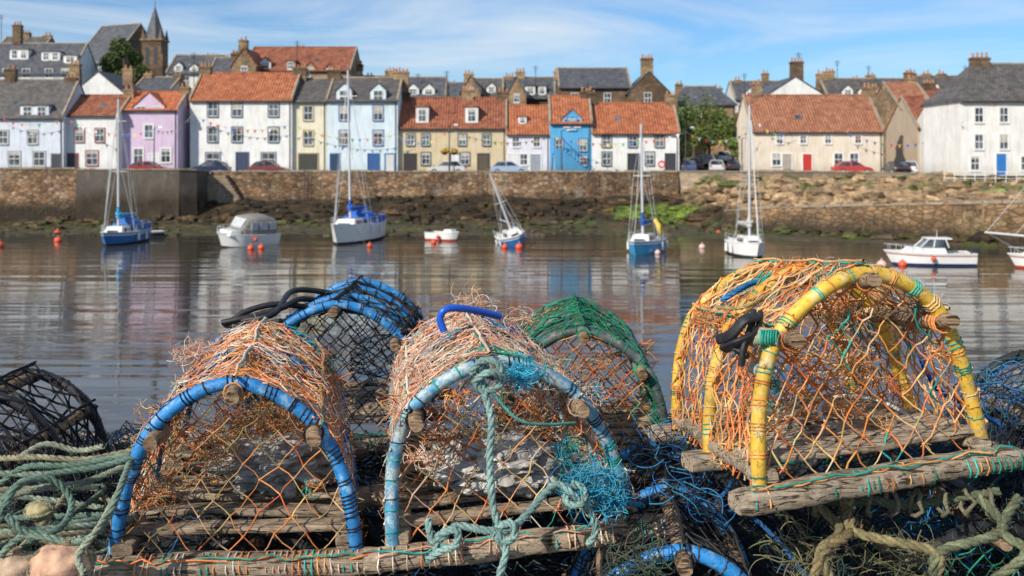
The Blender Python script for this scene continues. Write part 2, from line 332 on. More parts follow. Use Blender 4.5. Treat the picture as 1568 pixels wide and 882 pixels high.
# ------------------------------------------------------------ harbour walls
M_HW=stonemat('harbour_rubble_masonry',[(.13,.085,.05),(.30,.18,.095),(.40,.26,.15),(.18,.12,.08),(.44,.34,.24),(.34,.17,.08)],(1.9,1.9,2.9),2.3,.12,.5)
M_PW=stonemat('pier_masonry',[(.20,.12,.06),(.36,.24,.13),(.46,.33,.19),(.28,.18,.10),(.40,.24,.12)],(1.4,1.4,2.7),1.3,.12,.4,lime=.2)
M_CONC=stonemat('stained_concrete',[(.075,.065,.058),(.10,.088,.078),(.085,.075,.068)],(.3,.3,.2),3.1,.04,.9,lime=.15)
M_COPE=simple('coping_stone',(.32,.26,.19),.9,.4,1.5,.03)
def wall_strip(name,path,zb,mat,thick=1.0,cope=None,batter=.5,h=None):
    mb=MB()
    for (xa,ya,za),(xb,yb,zb2) in zip(path[:-1],path[1:]):
        L=math.hypot(xb-xa,yb-ya); n=max(1,int(L/1.4)); d=Vector((xb-xa,yb-ya,0)).normalized(); nn=Vector((d.y,-d.x,0))
        for i in range(n):
            t0,t1=i/n,(i+1)/n
            A=Vector((xa+(xb-xa)*t0,ya+(yb-ya)*t0,za+(zb2-za)*t0)); B=Vector((xa+(xb-xa)*t1,ya+(yb-ya)*t1,za+(zb2-za)*t1))
            Ab=Vector((A.x,A.y,zb))+nn*batter; Bb=Vector((B.x,B.y,zb))+nn*batter
            Ak=A-nn*thick; Bk=B-nn*thick
            V=[Ab,Bb,B,A,Ak,Bk,Vector((Bk.x,Bk.y,zb)),Vector((Ak.x,Ak.y,zb))]
            mb.add(V,[(0,1,2,3),(3,2,5,4),(4,5,6,7)],mat)
            if cope:
                h=.10+.14*R.random(); e=d*R.uniform(.01,.05)
                q=[A+nn*.08+e,B+nn*.08-e,Bk-nn*.05-e,Ak-nn*.05+e]; V=[x+Vector((0,0,.004)) for x in q]+[x+Vector((0,0,h+R.uniform(-.02,.02))) for x in q]
                mb.add(V,[(4,5,6,7),(0,1,5,4),(1,2,6,5),(2,3,7,6),(3,0,4,7)],cope)
    return mb.obj(name)
wall_strip('harbour_wall',[(-31.5,104,5.25),(17.5,105,5.2)],-.3,M_HW,1.0,M_COPE,.9)
wall_strip('harbour_wall',[(-75,98,5.6),(PX(108,97),98.3,5.6)],-.3,M_HW,1.0,M_COPE,.3)
wall_strip('quay_wall',[(PX(108,97)+.01,98.3,5.5),(-33,98.8,5.5),(-31.6,99.8,5.4),(-31.6,104,5.3)],-.3,M_CONC,1.0,M_COPE,.3)
M_LW=stonemat('parapet_masonry',[(.36,.28,.21),(.44,.35,.27),(.40,.32,.24)],(.8,.8,1.6),None,.03,.8)
wall_strip('parapet_wall',[(17.6,105.2,5.25),(34,106,5.2),(50,104,4.9)],3.2,M_LW,.5,M_COPE,.05)
wall_strip('pier_wall',[(20,93.5,1.7),(24,89,2.2),(30,82.5,2.7),(38,74,3.3),(52,60,3.6)],-.4,M_PW,1.2,M_COPE,.8)
M_STEP=stonemat('worn_steps',[(.22,.18,.13),(.28,.23,.17),(.25,.2,.15)],(1.2,1.2,1.2),1.2,.03,.7)
mb=MB()
for i in range(15):
    mb.box(-31.5+i*.22-.0,-29.6+i*.22,102.9-.004*i,103.9,-.2,4.9-i*.33,M_STEP)
mb.obj('harbour_steps')
# ladders and rubbing posts on the harbour wall
mb=MB()
for px in (470,735,905):
    x=PX(px,103.8)
    for s in (-.22,.22): mb.tube([(x+s,103.05,.6),(x+s,103.95,5.5)],.035,M_DARK,5)
    for k in range(14): mb.tube([(x-.22,103.1+k*.062,.9+k*.33),(x+.22,103.1+k*.062,.9+k*.33)],.022,M_DARK,4)
mb.obj('wall_ladders')
# ------------------------------------------------------------ foreshore
def wl(x): 
    return 86 if x<10 else (86-(x-10)*.42 if x<60 else 65)
def pw(x): return 93.5-(x-20)*1.09
def fh(x,y):
    n=noise.fractal(Vector((x*.5,y*.5,0)),1,2,4)*.28+noise.noise(Vector((x*.12,y*.12,5)))*.5
    w_=wl(x)+noise.noise(Vector((x*.08,3,0)))*3
    d=y-w_
    if d<0: return d*.06+n*.05-.02
    if x<17:
        return min(.035*d,.35)+max(0,(y-97)/7)**1.2*2.1+n*min(1,d/6)
    k=min(1,(x-17)/4); z0=min(.035*d,.35)+max(0,(y-97)/7)**1.2*2.1
    if y>pw(x)-.2:
        za=min(3.0,1.5+(x-20)*.09); zz=za+(4.4-za)*max(0,(y-pw(x))/(105-pw(x)))**.8; zz+=n*1.5
    else: zz=.1+max(0,1-abs(y-pw(x))/3)*.5
    return z0*(1-k)+zz*k+n*min(1,d/6)
def fcol(x,y,z):
    n=noise.fractal(Vector((x*.35,y*.35,9)),1,2,4); n2=noise.noise(Vector((x*1.7,y*1.7,2))); n3=noise.noise(Vector((x*.25,y*.9,6)))
    weed=Vector((.04,.028,.013)); mud=Vector((.10,.072,.042)); green=Vector((.075,.09,.02)); tan=Vector((.40,.27,.15)); lime=Vector((.15,.21,.03)); grass=Vector((.12,.15,.04)); rust=Vector((.13,.075,.03))
    c=mud.lerp(weed,min(1,max(0,z*1.2+n)))
    c=c.lerp(rust,max(0,min(.8,n3*1.6)))
    if z<.55: c=c.lerp(green,max(0,min(1,.3+n*1.6)))
    g=math.exp(-((x-14)/5)**2-((y-99.5)/2.6)**2)*1.5+n*.7
    if g>.6: c=c.lerp(lime,min(1,(g-.6)*3))
    if x>17 and z>1.7:
        t=min(1,(z-1.7)*1.6+n*.6); c=c.lerp(tan*(1+.5*n2),max(0,t)*min(1,(x-17)/3))
        if z>3.9: c=c.lerp(grass,max(0,min(1,n*3)))
    return (c.x,c.y,c.z)
xs=np.arange(-80,66,.5); ysr=np.arange(62,106.6,.5); V=[];C=[]
for y in ysr:
    for x in xs:
        z=fh(x,y)
        if y>104.6 and x<17: z=min(z,2.2)
        V.append((x,y,z)); C.append(fcol(x,y,z))
nx=len(xs); Fc=[(j*nx+i,j*nx+i+1,(j+1)*nx+i+1,(j+1)*nx+i) for j in range(len(ysr)-1) for i in range(nx-1)]
M_SHORE=vcolmat('foreshore_surface',.75,1.6,.7,.25,.4,.5)
mb=MB(); mb.add(V,Fc,M_SHORE,C,False); mb.obj('foreshore')
mb=MB()
for i in range(2200):
    if i<1050: x=R.uniform(-78,20); y=R.uniform(97,103.5) if R.random()<.75 else R.uniform(wl(x)-1,97)
    else:
        x=R.uniform(17,60); 
        y=R.uniform(max(wl(x),pw(x)-3),pw(x)-.6) if R.random()<.25 else R.uniform(pw(x)+1.5,104.5)
        if y<62: continue
    z=fh(x,y); s=R.uniform(.15,.5)*(1 if y>95 or x>17 else .7)*(1.35 if (x>20 and y>pw(x) and R.random()<.5) else 1)
    c=Vector(fcol(x,y,z+.2))*R.uniform(.5,1.6)
    mb.sphere((x,y,z+s*.15),s,M_SHORE,6,4,(R.uniform(.9,2.0),R.uniform(.8,1.3),R.uniform(.5,.85)),.9,(c.x,c.y,c.z),1.3,sm=False)
mb.obj('shore_rocks')
# ------------------------------------------------------------ houses
def window(mb,x,z,w,h,y,trim,tw=.11,sash=None):
    sash=sash or M_WHITE
    mb.box(x-w/2,x+w/2,y-.012,y+.03,z-h/2,z+h/2,M_GLASS)
    if R.random()<.45:
        mb.box(x-w/2+.07,x+w/2-.07,y-.0135,y-.0125,z+h/2-h*R.uniform(.15,.5),z+h/2-.07,simple('window_blind',(.45,.43,.38),.9,.2))
    if trim:
        mb.box(x-w/2-tw,x-w/2,y-.07,y+.02,z-h/2-tw,z+h/2+tw,trim); mb.box(x+w/2,x+w/2+tw,y-.07,y+.02,z-h/2-tw,z+h/2+tw,trim)
        mb.box(x-w/2,x+w/2,y-.068,y+.02,z+h/2,z+h/2+tw,trim)
    mb.box(x-w/2-.05,x+w/2+.05,y-.13,y-.0725,z-h/2-.14,z-h/2-.03,trim or M_WHITE)
    f=.065
    mb.box(x-w/2,x-w/2+f,y-.045,y-.014,z-h/2,z+h/2,sash); mb.box(x+w/2-f,x+w/2,y-.045,y-.014,z-h/2,z+h/2,sash)
    mb.box(x-w/2+f,x+w/2-f,y-.043,y-.014,z+h/2-f,z+h/2,sash); mb.box(x-w/2+f,x+w/2-f,y-.043,y-.014,z-h/2,z-h/2+f,sash)
    mb.box(x-w/2+f,x+w/2-f,y-.05,y-.014,z-.035,z+.035,sash)
    if w>.7: mb.box(x-.022,x+.022,y-.040,y-.014,z+.035,z+h/2-f,sash); mb.box(x-.022,x+.022,y-.040,y-.014,z-h/2+f,z-.035,sash)
def chimney(mb,x,y,zb,zt,w,d,mat,pots=3):
    zt-=.42
    mb.box(x-w/2,x+w/2,y-d/2,y+d/2,min(zb,zt-1),zt-.25,mat); mb.box(x-w/2-.08,x+w/2+.08,y-d/2-.08,y+d/2+.08,zt-.25,zt-.08,mat)
    mb.box(x-w/2+.03,x+w/2-.03,y-d/2+.03,y+d/2-.03,zt-.08,zt,mat)
    pm=simple('clay_pot',(.45,.22,.12),.8,.3)
    for i in range(pots):
        px=x-w/2+w*(i+.5)/pots; mb.cyl((px,y,zt-.01),.13,R.choice([.35,.5,.55]),pm,8,'z',.11)
def house(name,x0,x1,Y,eave,ridge,depth,wall,roof,wins=(),doors=(),chims=(),dorm=(),yaw=0,zb=4.9,trim=None,hipL=0,hipR=0,sash=None,front=False,gwins=()):
    X0=PX(x0,Y); wd=(x1-x0)/F*Y; ze=PZ(eave,Y); zr=PZ(ridge,Y+depth/2)
    if front: zr=PZ(ridge,Y)
    e=empty(name,(X0,Y,0),(0,0,math.radians(yaw)))
    lx=lambda p:(p-x0)/F*Y
    wm=wall if not isinstance(wall,tuple) else wallmat(wall); rm=roofmat(roof)
    mb=MB()
    if not front:
        V=[(0,0,zb),(wd,0,zb),(wd,depth,zb),(0,depth,zb),(0,0,ze),(wd,0,ze),(wd,depth,ze),(0,depth,ze)]
        Fc=[(0,1,5,4),(2,3,7,6)]
        mb.add(V,Fc,wm)
        V=[(0,0,zb),(0,depth,zb),(0,depth,ze),(0,depth/2,zr-.05 if not hipL else ze),(0,0,ze)]; mb.add(V,[(0,4,3,2,1)],wm)
        V=[(wd,0,zb),(wd,depth,zb),(wd,depth,ze),(wd,depth/2,zr-.05 if not hipR else ze),(wd,0,ze)]; mb.add(V,[(0,1,2,3,4)],wm)
    else:
        V=[(0,0,zb),(wd,0,zb),(wd,0,ze),(wd/2,0,zr-.05),(0,0,ze),(0,depth,zb),(wd,depth,zb),(wd,depth,ze),(wd/2,depth,zr-.05),(0,depth,ze)]
        mb.add(V,[(0,1,2,3,4),(9,8,7,6,5),(1,6,7,2),(5,0,4,9)],wm)
    mb.obj('walls',e)
    mb=MB(); t=.16
    if not front:
        sl=(zr-ze)/(depth/2); oh=.3; a=.1
        for sgn in (0,1):
            ye=-oh if sgn==0 else depth+oh; zz=ze-oh*sl
            la=-a if not hipL else -oh; ra=wd+a if not hipR else wd+oh
            V=[(la,ye,zz+.02),(ra,ye,zz+.02),(ra-(hipR+oh if hipR else 0),depth/2,zr+.02),(la+(hipL+oh if hipL else 0),depth/2,zr+.02)]
            V=V+[(p[0],p[1],p[2]+t) for p in V]
            mb.add(V,[(4,5,6,7),(0,1,5,4),(1,2,6,5),(3,0,4,7),(0,3,2,1)],rm)
        zz=ze-oh*sl
        if hipL: mb.add([(-oh,-oh,zz+t+.02),(-oh,depth+oh,zz+t+.02),(hipL,depth/2,zr+t+.02)],[(0,2,1)],rm)
        if hipR: mb.add([(wd+oh,-oh,zz+t+.02),(wd+oh,depth+oh,zz+t+.02),(wd-hipR,depth/2,zr+t+.02)],[(0,1,2)],rm)
        mb.tube([(hipL,depth/2,zr+t),(wd-hipR,depth/2,zr+t)],.13,rm if roof[0]=='r' else M_COPE,8)
        if not hipL:
            for xx in (-.12,wd-.12):
                if xx<0 or not hipR: mb.add([(xx,-.1,ze+.0),(xx+.24,-.1,ze+.0),(xx+.24,depth/2,zr+.0),(xx,depth/2,zr+.0),(xx,-.1,ze+.32),(xx+.24,-.1,ze+.32),(xx+.24,depth/2,zr+.32),(xx,depth/2,zr+.32)],[(4,5,6,7),(0,1,5,4),(1,2,6,5),(3,0,4,7)],M_COPE)
        mb.tube([(0,-oh-.06,zz+.04),(wd,-oh-.06,zz+.04)],.07,M_DARK,6)
        mb.tube([(wd-.25,-.06,zz),(wd-.25,-.06,zb)],.05,M_DARK,6)
        if wd>6 and R.random()<.6:
            xx=wd*R.uniform(.3,.7); f=R.uniform(.3,.5); yy=depth/2*f; z=ze+(zr-ze)*f+t+.03
            mb.add([(xx-.35,yy-.3,z-.3*sl+.03),(xx+.35,yy-.3,z-.3*sl+.03),(xx+.35,yy+.3,z+.3*sl+.03),(xx-.35,yy+.3,z+.3*sl+.03)],[(0,1,2,3)],M_GLASS)
    else:
        sl=(zr-ze)/(wd/2); oh=.25
        for s in (0,1):
            xe=-oh if s==0 else wd+oh
            V=[(xe,-.1,ze-oh*sl+.02),(xe,depth+.1,ze-oh*sl+.02),(wd/2,depth+.1,zr+.02),(wd/2,-.1,zr+.02)]; V=V+[(p[0],p[1],p[2]+t) for p in V]
            mb.add(V,[(4,5,6,7),(0,1,5,4),(1,2,6,5),(2,3,7,6),(3,0,4,7)],rm)
    mb.obj('roof',e)
    if wins:
        mb=MB()
        for q in wins:
            w_,h_=(q[2],q[3]) if len(q)>2 else (.95,1.5)
            window(mb,lx(q[0]),PZ(q[1],Y),w_,h_,0,trim,.11,sash)
        mb.obj('windows',e)
    if doors:
        mb=MB()
        for q in doors:
            x=lx(q[0]); wq=q[2] if len(q)>2 else 1.0; hq=q[3] if len(q)>3 else 2.15; dm=simple('door_paint',q[1],.5,.15); z=5.02
            mb.box(x-wq/2,x+wq/2,-.03,.02,z,z+hq,dm)
            for dx in (-.25,.25):
                for zz,hh in ((.2,.75),(1.1,.75)): mb.box(x+dx*wq-.16*wq,x+dx*wq+.16*wq,-.05,-.032,z+zz,z+zz+hh,dm)
            fm=trim or M_WHITE
            mb.box(x-wq/2-.13,x-wq/2,-.08,.02,z,z+hq+.13,fm); mb.box(x+wq/2,x+wq/2+.13,-.08,.02,z,z+hq+.13,fm); mb.box(x-wq/2,x+wq/2,-.078,.02,z+hq,z+hq+.13,fm)
        mb.obj('doors',e)
    if chims:
        mb=MB()
        for c in chims:
            cm=c[3] if len(c)>3 else M_SAND
            chimney(mb,lx(c[0]),depth/2 if not front else 1,zr-1.6,PZ(c[1],Y+depth/2),c[2],.8,cm,max(2,int(c[2]/.4)))
        mb.obj('chimneys',e)
    if dorm:
        mb=MB()
        for d in dorm:
            x=lx(d[0]); w_=d[3]; kind=d[4]; zbm=PZ(d[1],Y); zt=PZ(d[2],Y); dw=wallmat(d[5]) if len(d)>5 else wm
            sl=(zr-ze)/(depth/2); f=max(0,(zbm-ze)/sl)-(.02 if zbm<=ze else 0); yb=min(depth/2,(zt-ze)/sl+.2)
            if kind=='g':
                zw=zt-w_*.45
                V=[(x-w_/2,f,zbm-.3),(x+w_/2,f,zbm-.3),(x+w_/2,f,zw),(x,f,zt),(x-w_/2,f,zw)]; V=V+[(p[0],yb,p[2]) for p in V]
                mb.add(V,[(0,1,2,3,4),(1,6,7,2),(5,0,4,9)],dw)
                for s in (-1,1):
                    V=[(x+s*(w_/2+.15),f-.12,zw-.1),(x+s*(w_/2+.15),yb+1.,zw-.1),(x,yb+1.,zt+.05),(x,f-.12,zt+.05)]; V=V+[(p[0],p[1],p[2]+.12) for p in V]
                    mb.add(V,[(4,5,6,7),(0,1,5,4),(1,2,6,5),(3,0,4,7)],rm)
                zc=(zbm+zw)/2+.1; hh=min(1.4,(zw-zbm)*.9)
            else:
                mb.box(x-w_/2,x+w_/2,f,yb+.6,zbm-.3,zt-.12,dw); mb.box(x-w_/2-.12,x+w_/2+.12,f-.15,yb+.7,zt-.12,zt+.03,rm)
                zc=(zbm+zt)/2; hh=(zt-zbm)*.72
            n=2 if w_>2 else 1
            for i in range(n):
                xx=x+(i-(n-1)/2)*w_/n; window(mb,xx,zc,w_/n*.62,hh,f,None)
        mb.obj('dormers',e)
    return e
def G(xs,ys,w=.95,h=1.5): return [(x,y,w,h) for y in ys for x in xs]
WH=(.82,.82,.80); T_BL=simple('trim_navy',(.05,.08,.16),.6,.15); T_TAN=simple('trim_tan',(.40,.30,.18),.7,.2); T_RED=simple('trim_red',(.30,.05,.04),.6,.15); T_W=M_WHITE
T_GR=simple('trim_grey',(.35,.36,.38),.7,.15); T_DK=simple('trim_black',(.04,.04,.045),.6,.15); T_BB=simple('trim_blue',(.03,.12,.32),.6,.15)
house('waterfront_house',-30,97,112,178,124,8,(.68,.73,.81),'slateb',G([5,50],[210],1.1,1.5)+G([22,60],[243],1.3,1.6),[(86,(.05,.05,.06))],[(-10,100,1.2,M_BROWN),(86,113,1.4,M_BROWN)],[(53,182,160,3.2,'f')],trim=T_GR)
house('waterfront_house',97,183,113,176,148,7,WH,'redb',G([122,153],[207],1.0,1.5)+G([141],[242],1.3,1.6),[(109,(.05,.05,.06),1.4)],[(180,131,1.2)],trim=T_RED)
house('white_gable_house',100,200,124,152,110,9,WH,'slate',G([150],[160],.9,1.3),(),[(110,96,1.3),(192,104,1.2)],front=True,zb=4.8)
house('lavender_house',188,272,114,168,143,7,(.66,.52,.68),'redbright',G([228],[201],1.0,1.5)+G([212,254],[238],1.1,1.6),[(236,(.7,.7,.7))],[(268,128,1.2)],[(228,172,142,3.6,'g')],trim=M_WHITE)
house('white_townhouse',291,447,116,153,114,9,WH,'red',G([326,363,419],[167,206],1.15,1.7)+G([326,411],[244],1.6,1.5),[(371,(.04,.05,.1),1.3,2.3)],[(297,96,1.3),(447,98,1.6,M_BROWN)],trim=T_BL)
house('cream_townhouse',447.5,500,116.5,155,122,9,(.80,.75,.58),'slateb',G([472],[173,211],1.1,1.7),[(472,(.05,.05,.04),2.2,2.2)],(),trim=T_TAN)
house('pale_blue_townhouse',500.5,609,116.4,154,121,9,(.66,.77,.83),'slateb',G([527,579],[173,211],1.1,1.7),[(513,(.02,.05,.10)),(572,(.03,.10,.28),1.2),(597,(.6,.6,.58))],[(502,102,1.6,M_BROWN),(608,104,1.8,M_SAND)],[(527,158,128,1.8,'g'),(579,158,128,1.8,'g')],trim=T_BB)
house('ochre_harled_house',609.5,775,117,195,152,8,(.64,.53,.35),'redb',G([629,652,708,745],[214],.9,1.3)+G([652,712],[243],1.0,1.4),[(628,(.04,.03,.03),1.3),(697,(.7,.7,.7)),(740,(.1,.08,.05),1.2)],[(614,136,1.3,M_BROWN),(714,132,1.4,M_SAND),(770,135,1.4,M_BROWN)],[(646,190,162,1.5,'f',WH),(722,190,162,1.5,'f',WH)],trim=T_DK)
house('lilac_cottage',775.5,842,116.6,204,164,7,(.74,.73,.81),'red',G([790,822],[217],.85,1.2)+G([802],[244],.9,1.3),[(785,(.7,.7,.7)),(820,(.3,.32,.36),1.2)],(),[(800,190,176,1.0,'f')],trim=M_WHITE)
house('blue_house',842.5,906,116.2,188,149,8,(.10,.40,.70),'red',G([876],[190],1.0,1.4)+G([856,893],[222],.9,1.4)+G([893],[246],.9,1.2),[(854,(.7,.7,.68))],[(902,134,1.5,M_BROWN)],[(876,196,168,2.4,'g',(.10,.40,.70))],trim=T_BB)
house('white_cottage',906.5,1040,116,203,160,8,WH,'red',G([929,969,1010],[215],1.0,1.5)+G([929,995],[243],1.0,1.5),[(970,(.04,.04,.05),1.2),(1026,(.05,.05,.06))],[(1036,140,1.4,M_SAND),(910,137,1.2,M_BROWN)],trim=T_DK)
house('cream_cottage',1152,1352,113,200,148,9,(.78,.68,.55),'redo',G([1194,1230,1268,1314],[213],.75,1.0)+G([1189,1284,1308],[244],1.0,1.4),[(1236,(.55,.04,.03)),(1205,(.4,.35,.28))],[(1173,122,1.1,M_SAND),(1352,128,1.4,M_SAND)],trim=M_WHITE)
house('set_back_house',1380,1432,124,168,128,12,M_SAND,'redo',G([1398,1420],[200],.8,1.2),(),[(1425,115,1.2)],zb=4.8)
house('stone_cottage',1405,1442,119,196,150,10,(.50,.40,.30),'redb',G([1420],[215],.8,1.2)+G([1420],[242],.9,1.2),(),(),zb=4.8)
house('pale_cottage',1436,1470,114,200,166,8,(.70,.70,.68),'redbright',G([1452],[212],.8,1.2),[(1448,(.04,.18,.5),1.2),(1464,(.04,.18,.5),.9)],[(1466,150,1.)],trim=M_WHITE)
house('white_harbour_house',1471,1680,100,153,100,9,(.82,.81,.78),'slateb',G([1499,1537,1600],[176],.9,1.5)+G([1499,1537,1600],[217],.9,1.5)+G([1493,1570],[250],.9,1.4),[(1533,(.03,.18,.5),1.0,2.1)],[(1532,82,1.9,M_BROWN)],trim=M_WHITE,hipL=3.2,hipR=3)
# upper town
house('upper_slate_house',-40,112,150,112,68,10,(.60,.67,.77),'slate',G([10,40,75,100],[112],1.2,1.4),(),[(2,34,1.3,M_BROWN),(62,70,1.0)],[(18,90,72,2.8,'f',WH),(68,92,76,2.8,'f',WH),(100,96,82,2.,'f',WH)],zb=6)
house('upper_villa',-10,60,165,84,58,9,M_BROWN,'slateb',(),(),[(20,46,1.4),(54,50,1.2)],zb=8)
house('upper_white_house',255,335,150,112,86,9,(.72,.70,.65),'slate',G([265,285,320],[124],1,1.4),(),[(258,84,1.1,M_SAND),(312,82,2.0,M_SAND),(350,76,1.4,M_BROWN)],[(272,110,95,1.3,'g'),(296,110,97,1.3,'g')],zb=7)
house('upper_grey_house',318,362,142,118,90,8,M_BROWN,'slate',G([340],[128],1,1.3),(),[(350,78,1.5,M_BROWN)],zb=7)
house('upper_cottage',205,262,138,138,120,8,WH,'slate',G([222,246],[150],1,1.3),(),[(212,108,1.1),(258,110,1.2)],zb=6)
house('sandstone_villa',372,536,140,108,74,12,M_SAND,'redb',G([390,420,470,510],[118],1,1.4),(),[(446,70,1.3),(516,80,1.3),(540,94,1.1,M_BROWN)],[(405,106,88,1.6,'g',WH),(445,108,92,1.3,'f'),(475,110,96,1.6,'g'),(505,110,98,1.6,'g')],zb=7)
house('sandstone_gable_house',355,392,137,100,74,10,M_SAND,'redb',G([374],[108],.9,1.3),(),[(370,62,1.2)],front=True,zb=7)
house('upper_slate_house',536,600,142,140,118,8,M_BROWN,'slate',(),(),[(592,104,1.4),(560,112,1.0)],zb=7)
house('upper_slate_house',606,682,140,148,120,8,(.60,.55,.48),'slate',(),(),[(600,106,1.8),(664,118,1.6)],[(632,146,128,1.7,'g',WH),(656,146,128,1.7,'g',WH)],zb=7)
house('upper_slate_house',684,712,150,150,128,8,M_BROWN,'slate',(),(),[(690,124,1.2)],zb=7)
house('upper_terrace_house',712,770,140,152,122,8,M_SAND,'slateb',(),(),[(716,108,1.4),(745,126,1.2),(768,120,1.2)],[(730,142,126,1.3,'g',WH),(752,142,126,1.3,'g',WH)],zb=7)
house('sandstone_gable_house',706,736,138,140,116,9,M_SAND,'slate',G([721],[140],.8,1.2),(),(),front=True,zb=7)
house('sandstone_gable_house',776,806,137,146,118,9,M_SAND,'slate',G([791],[150],.8,1.2),(),(),front=True,zb=7)
house('upper_terrace_house',770,850,145,150,120,8,M_BROWN,'slate',G([790],[160],1,1.4),(),[(780,112,1.3),(797,105,1.4),(840,118,1.4,M_BROWN)],[(812,146,130,1.5,'f',WH),(830,146,130,1.2,'f',WH)],zb=7)
house('stone_warehouse',856,966,135,134,106,10,M_BROWN,'slate',G([880,930],[150],1,1.4),(),[(856,104,1.)],zb=6)
house('stone_gabled_hall',962,1026,133,142,110,12,M_BROWN,'slate',G([992],[150],1.0,1.5),(),[(992,90,1.6)],front=True,zb=6)
house('upper_slate_house',1034,1126,140,160,134,8,M_SAND,'slate',G([1050,1070],[172],1,1.3),(),[(1047,124,1.),(1108,130,1.2)],hipL=2,hipR=2,zb=6,trim=M_WHITE)
house('upper_slate_house',1126,1215,150,152,126,8,(.6,.6,.62),'slate',G([1135],[166],1,1.3),(),[(1138,118,1.),(1182,108,1.)],[(1150,150,134,1.6,'g',WH),(1172,150,134,1.6,'f',WH)],zb=6)
house('white_gable_house',1168,1268,127,150,118,10,WH,'slate',(),(),[(1223,94,1.6,M_BROWN)],front=True,zb=5)
house('upper_terrace_house',1268,1345,140,150,122,8,M_BROWN,'slateb',(),(),[(1270,108,1.2),(1284,104,1.3),(1324,116,1.1)],[(1300,146,130,1.5,'g',WH),(1325,146,130,1.5,'g',WH)],zb=7)
house('sandstone_gable_house',1328,1352,137,150,122,9,M_SAND,'slateb',G([1340],[146],.8,1.2),(),(),front=True,zb=7)
house('upper_terrace_house',1345,1408,142,148,122,8,(.5,.48,.44),'slate',G([1360,1380],[158],1,1.3),(),[(1348,110,1.2),(1412,108,1.4,M_BROWN)],[(1382,142,126,1.5,'g',WH),(1362,142,126,1.3,'g',WH)],zb=7)
house('upper_terrace_house',1408,1500,140,146,118,8,M_SAND,'slateb',G([1425],[152],1,1.3),(),[(1436,108,1.1),(1460,108,1.1),(1408,106,1.1,M_BROWN)],[(1432,142,124,1.5,'g',WH),(1458,142,124,1.5,'g',WH),(1480,142,124,1.5,'g',WH)],zb=7)
house('white_cottage',1462,1480,124,168,150,8,WH,'slate',G([1470],[180],.7,1.1),(),(),zb=5)
house('old_pantiled_house',1415,1470,128,160,138,8,M_BROWN,'redb',G([1436],[172],.8,1.2),(),[(1442,122,1.6,M_BROWN)],zb=6)
house('side_street_house',1085,1130,150,190,172,8,(.5,.5,.48),'slate',G([1098,1115],[200],1,1.4),(),(),zb=6)
e=empty('outside_stair',(PX(862,116.2),116.2,0)); mb=MB(); bm=wallmat((.08,.30,.54))
for i in range(9): mb.box(i*.32,i*.32+.32,-1.2,-.02,5.02,7.6-i*.28,bm)
mb.box(-1.0,0,-1.2,-.02,5.02,7.85,bm); mb.obj('steps',e)
mb=MB(); mb.tube([(-1,-1.15,8.8),(0,-1.15,8.8),(2.9,-1.15,6.2)],.04,M_DARK,6)
for i in range(7): mb.tube([(i*.45,-1.15,7.7-i*.4),(i*.45,-1.15,8.7-i*.4)],.02,M_DARK,5)
mb.obj('handrail',e)
# church
e=house('church_nave',112,192,200,98,42,15,M_BROWN,'slate',G([125,145,165],[106],1.3,2.6),(),(),yaw=-24,zb=8)
TY=180
mb=MB(); X=PX(238,TY); wv=1.75
mb.box(X-wv,X+wv,TY-2,TY+1.6,8,PZ(64,TY),M_BROWN)
for s in (-1,1):
    a,b_=(X-wv-.3,X-wv) if s<0 else (X+wv,X+wv+.3); mb.box(a,b_,TY-2.2,TY-1.4,8,PZ(84,TY),M_BROWN)
zt=PZ(64,TY); mb.box(X-wv-.2,X+wv+.2,TY-2.2,TY+1.8,zt,zt+.35,M_SAND)
for dx in (-.75,.75): mb.box(X+dx-.35,X+dx+.35,TY-2.03,TY-1.8,zt-4.2,zt-1.2,M_DARK)
n=8; V=[(X+1.85*math.cos(2*math.pi*(i+.5)/n),TY-.2+1.85*math.sin(2*math.pi*(i+.5)/n),zt+.35) for i in range(n)]+[(X,TY-.2,PZ(9,TY))]
ts=MB(); ts.add(V,[(i,(i+1)%n,n) for i in range(n)],roofmat('slate'))
for s in (-1,1):
    for q in (-1,1): ts.frus(X+s*1.55-.3,X+s*1.55+.3,TY-.2+q*1.6-.3,TY-.2+q*1.6+.3,zt+.35,X+s*1.55-.02,X+s*1.55+.02,TY-.2+q*1.6-.02,TY-.2+q*1.6+.02,zt+2.4,M_BROWN)
e=empty('church_steeple'); mb.obj('tower',e); ts.tube([(X,TY-.2,PZ(10,TY)),(X,TY-.2,PZ(2,TY))],.06,M_DARK,5); ts.obj('spire',e)
mb=MB()
for px,py,Y in [(684,108,138),(640,112,142),(297,80,128),(1223,80,130),(820,100,145),(1140,112,150),(1330,100,142),(1478,100,138),(455,62,142),(2,22,152),(1282,92,144),(900,126,122),(500,106,146)]:
    z=PZ(py,Y); x=PX(px,Y); mb.tube([(x,Y,z-4.5),(x,Y,z)],.05,M_DARK,5)
    for k in range(4): mb.tube([(x-.5+.08*k,Y,z-.2-k*.18),(x+.5-.08*k,Y,z-.2-k*.18)],.025,M_DARK,4)
mb.obj('roof_aerials')
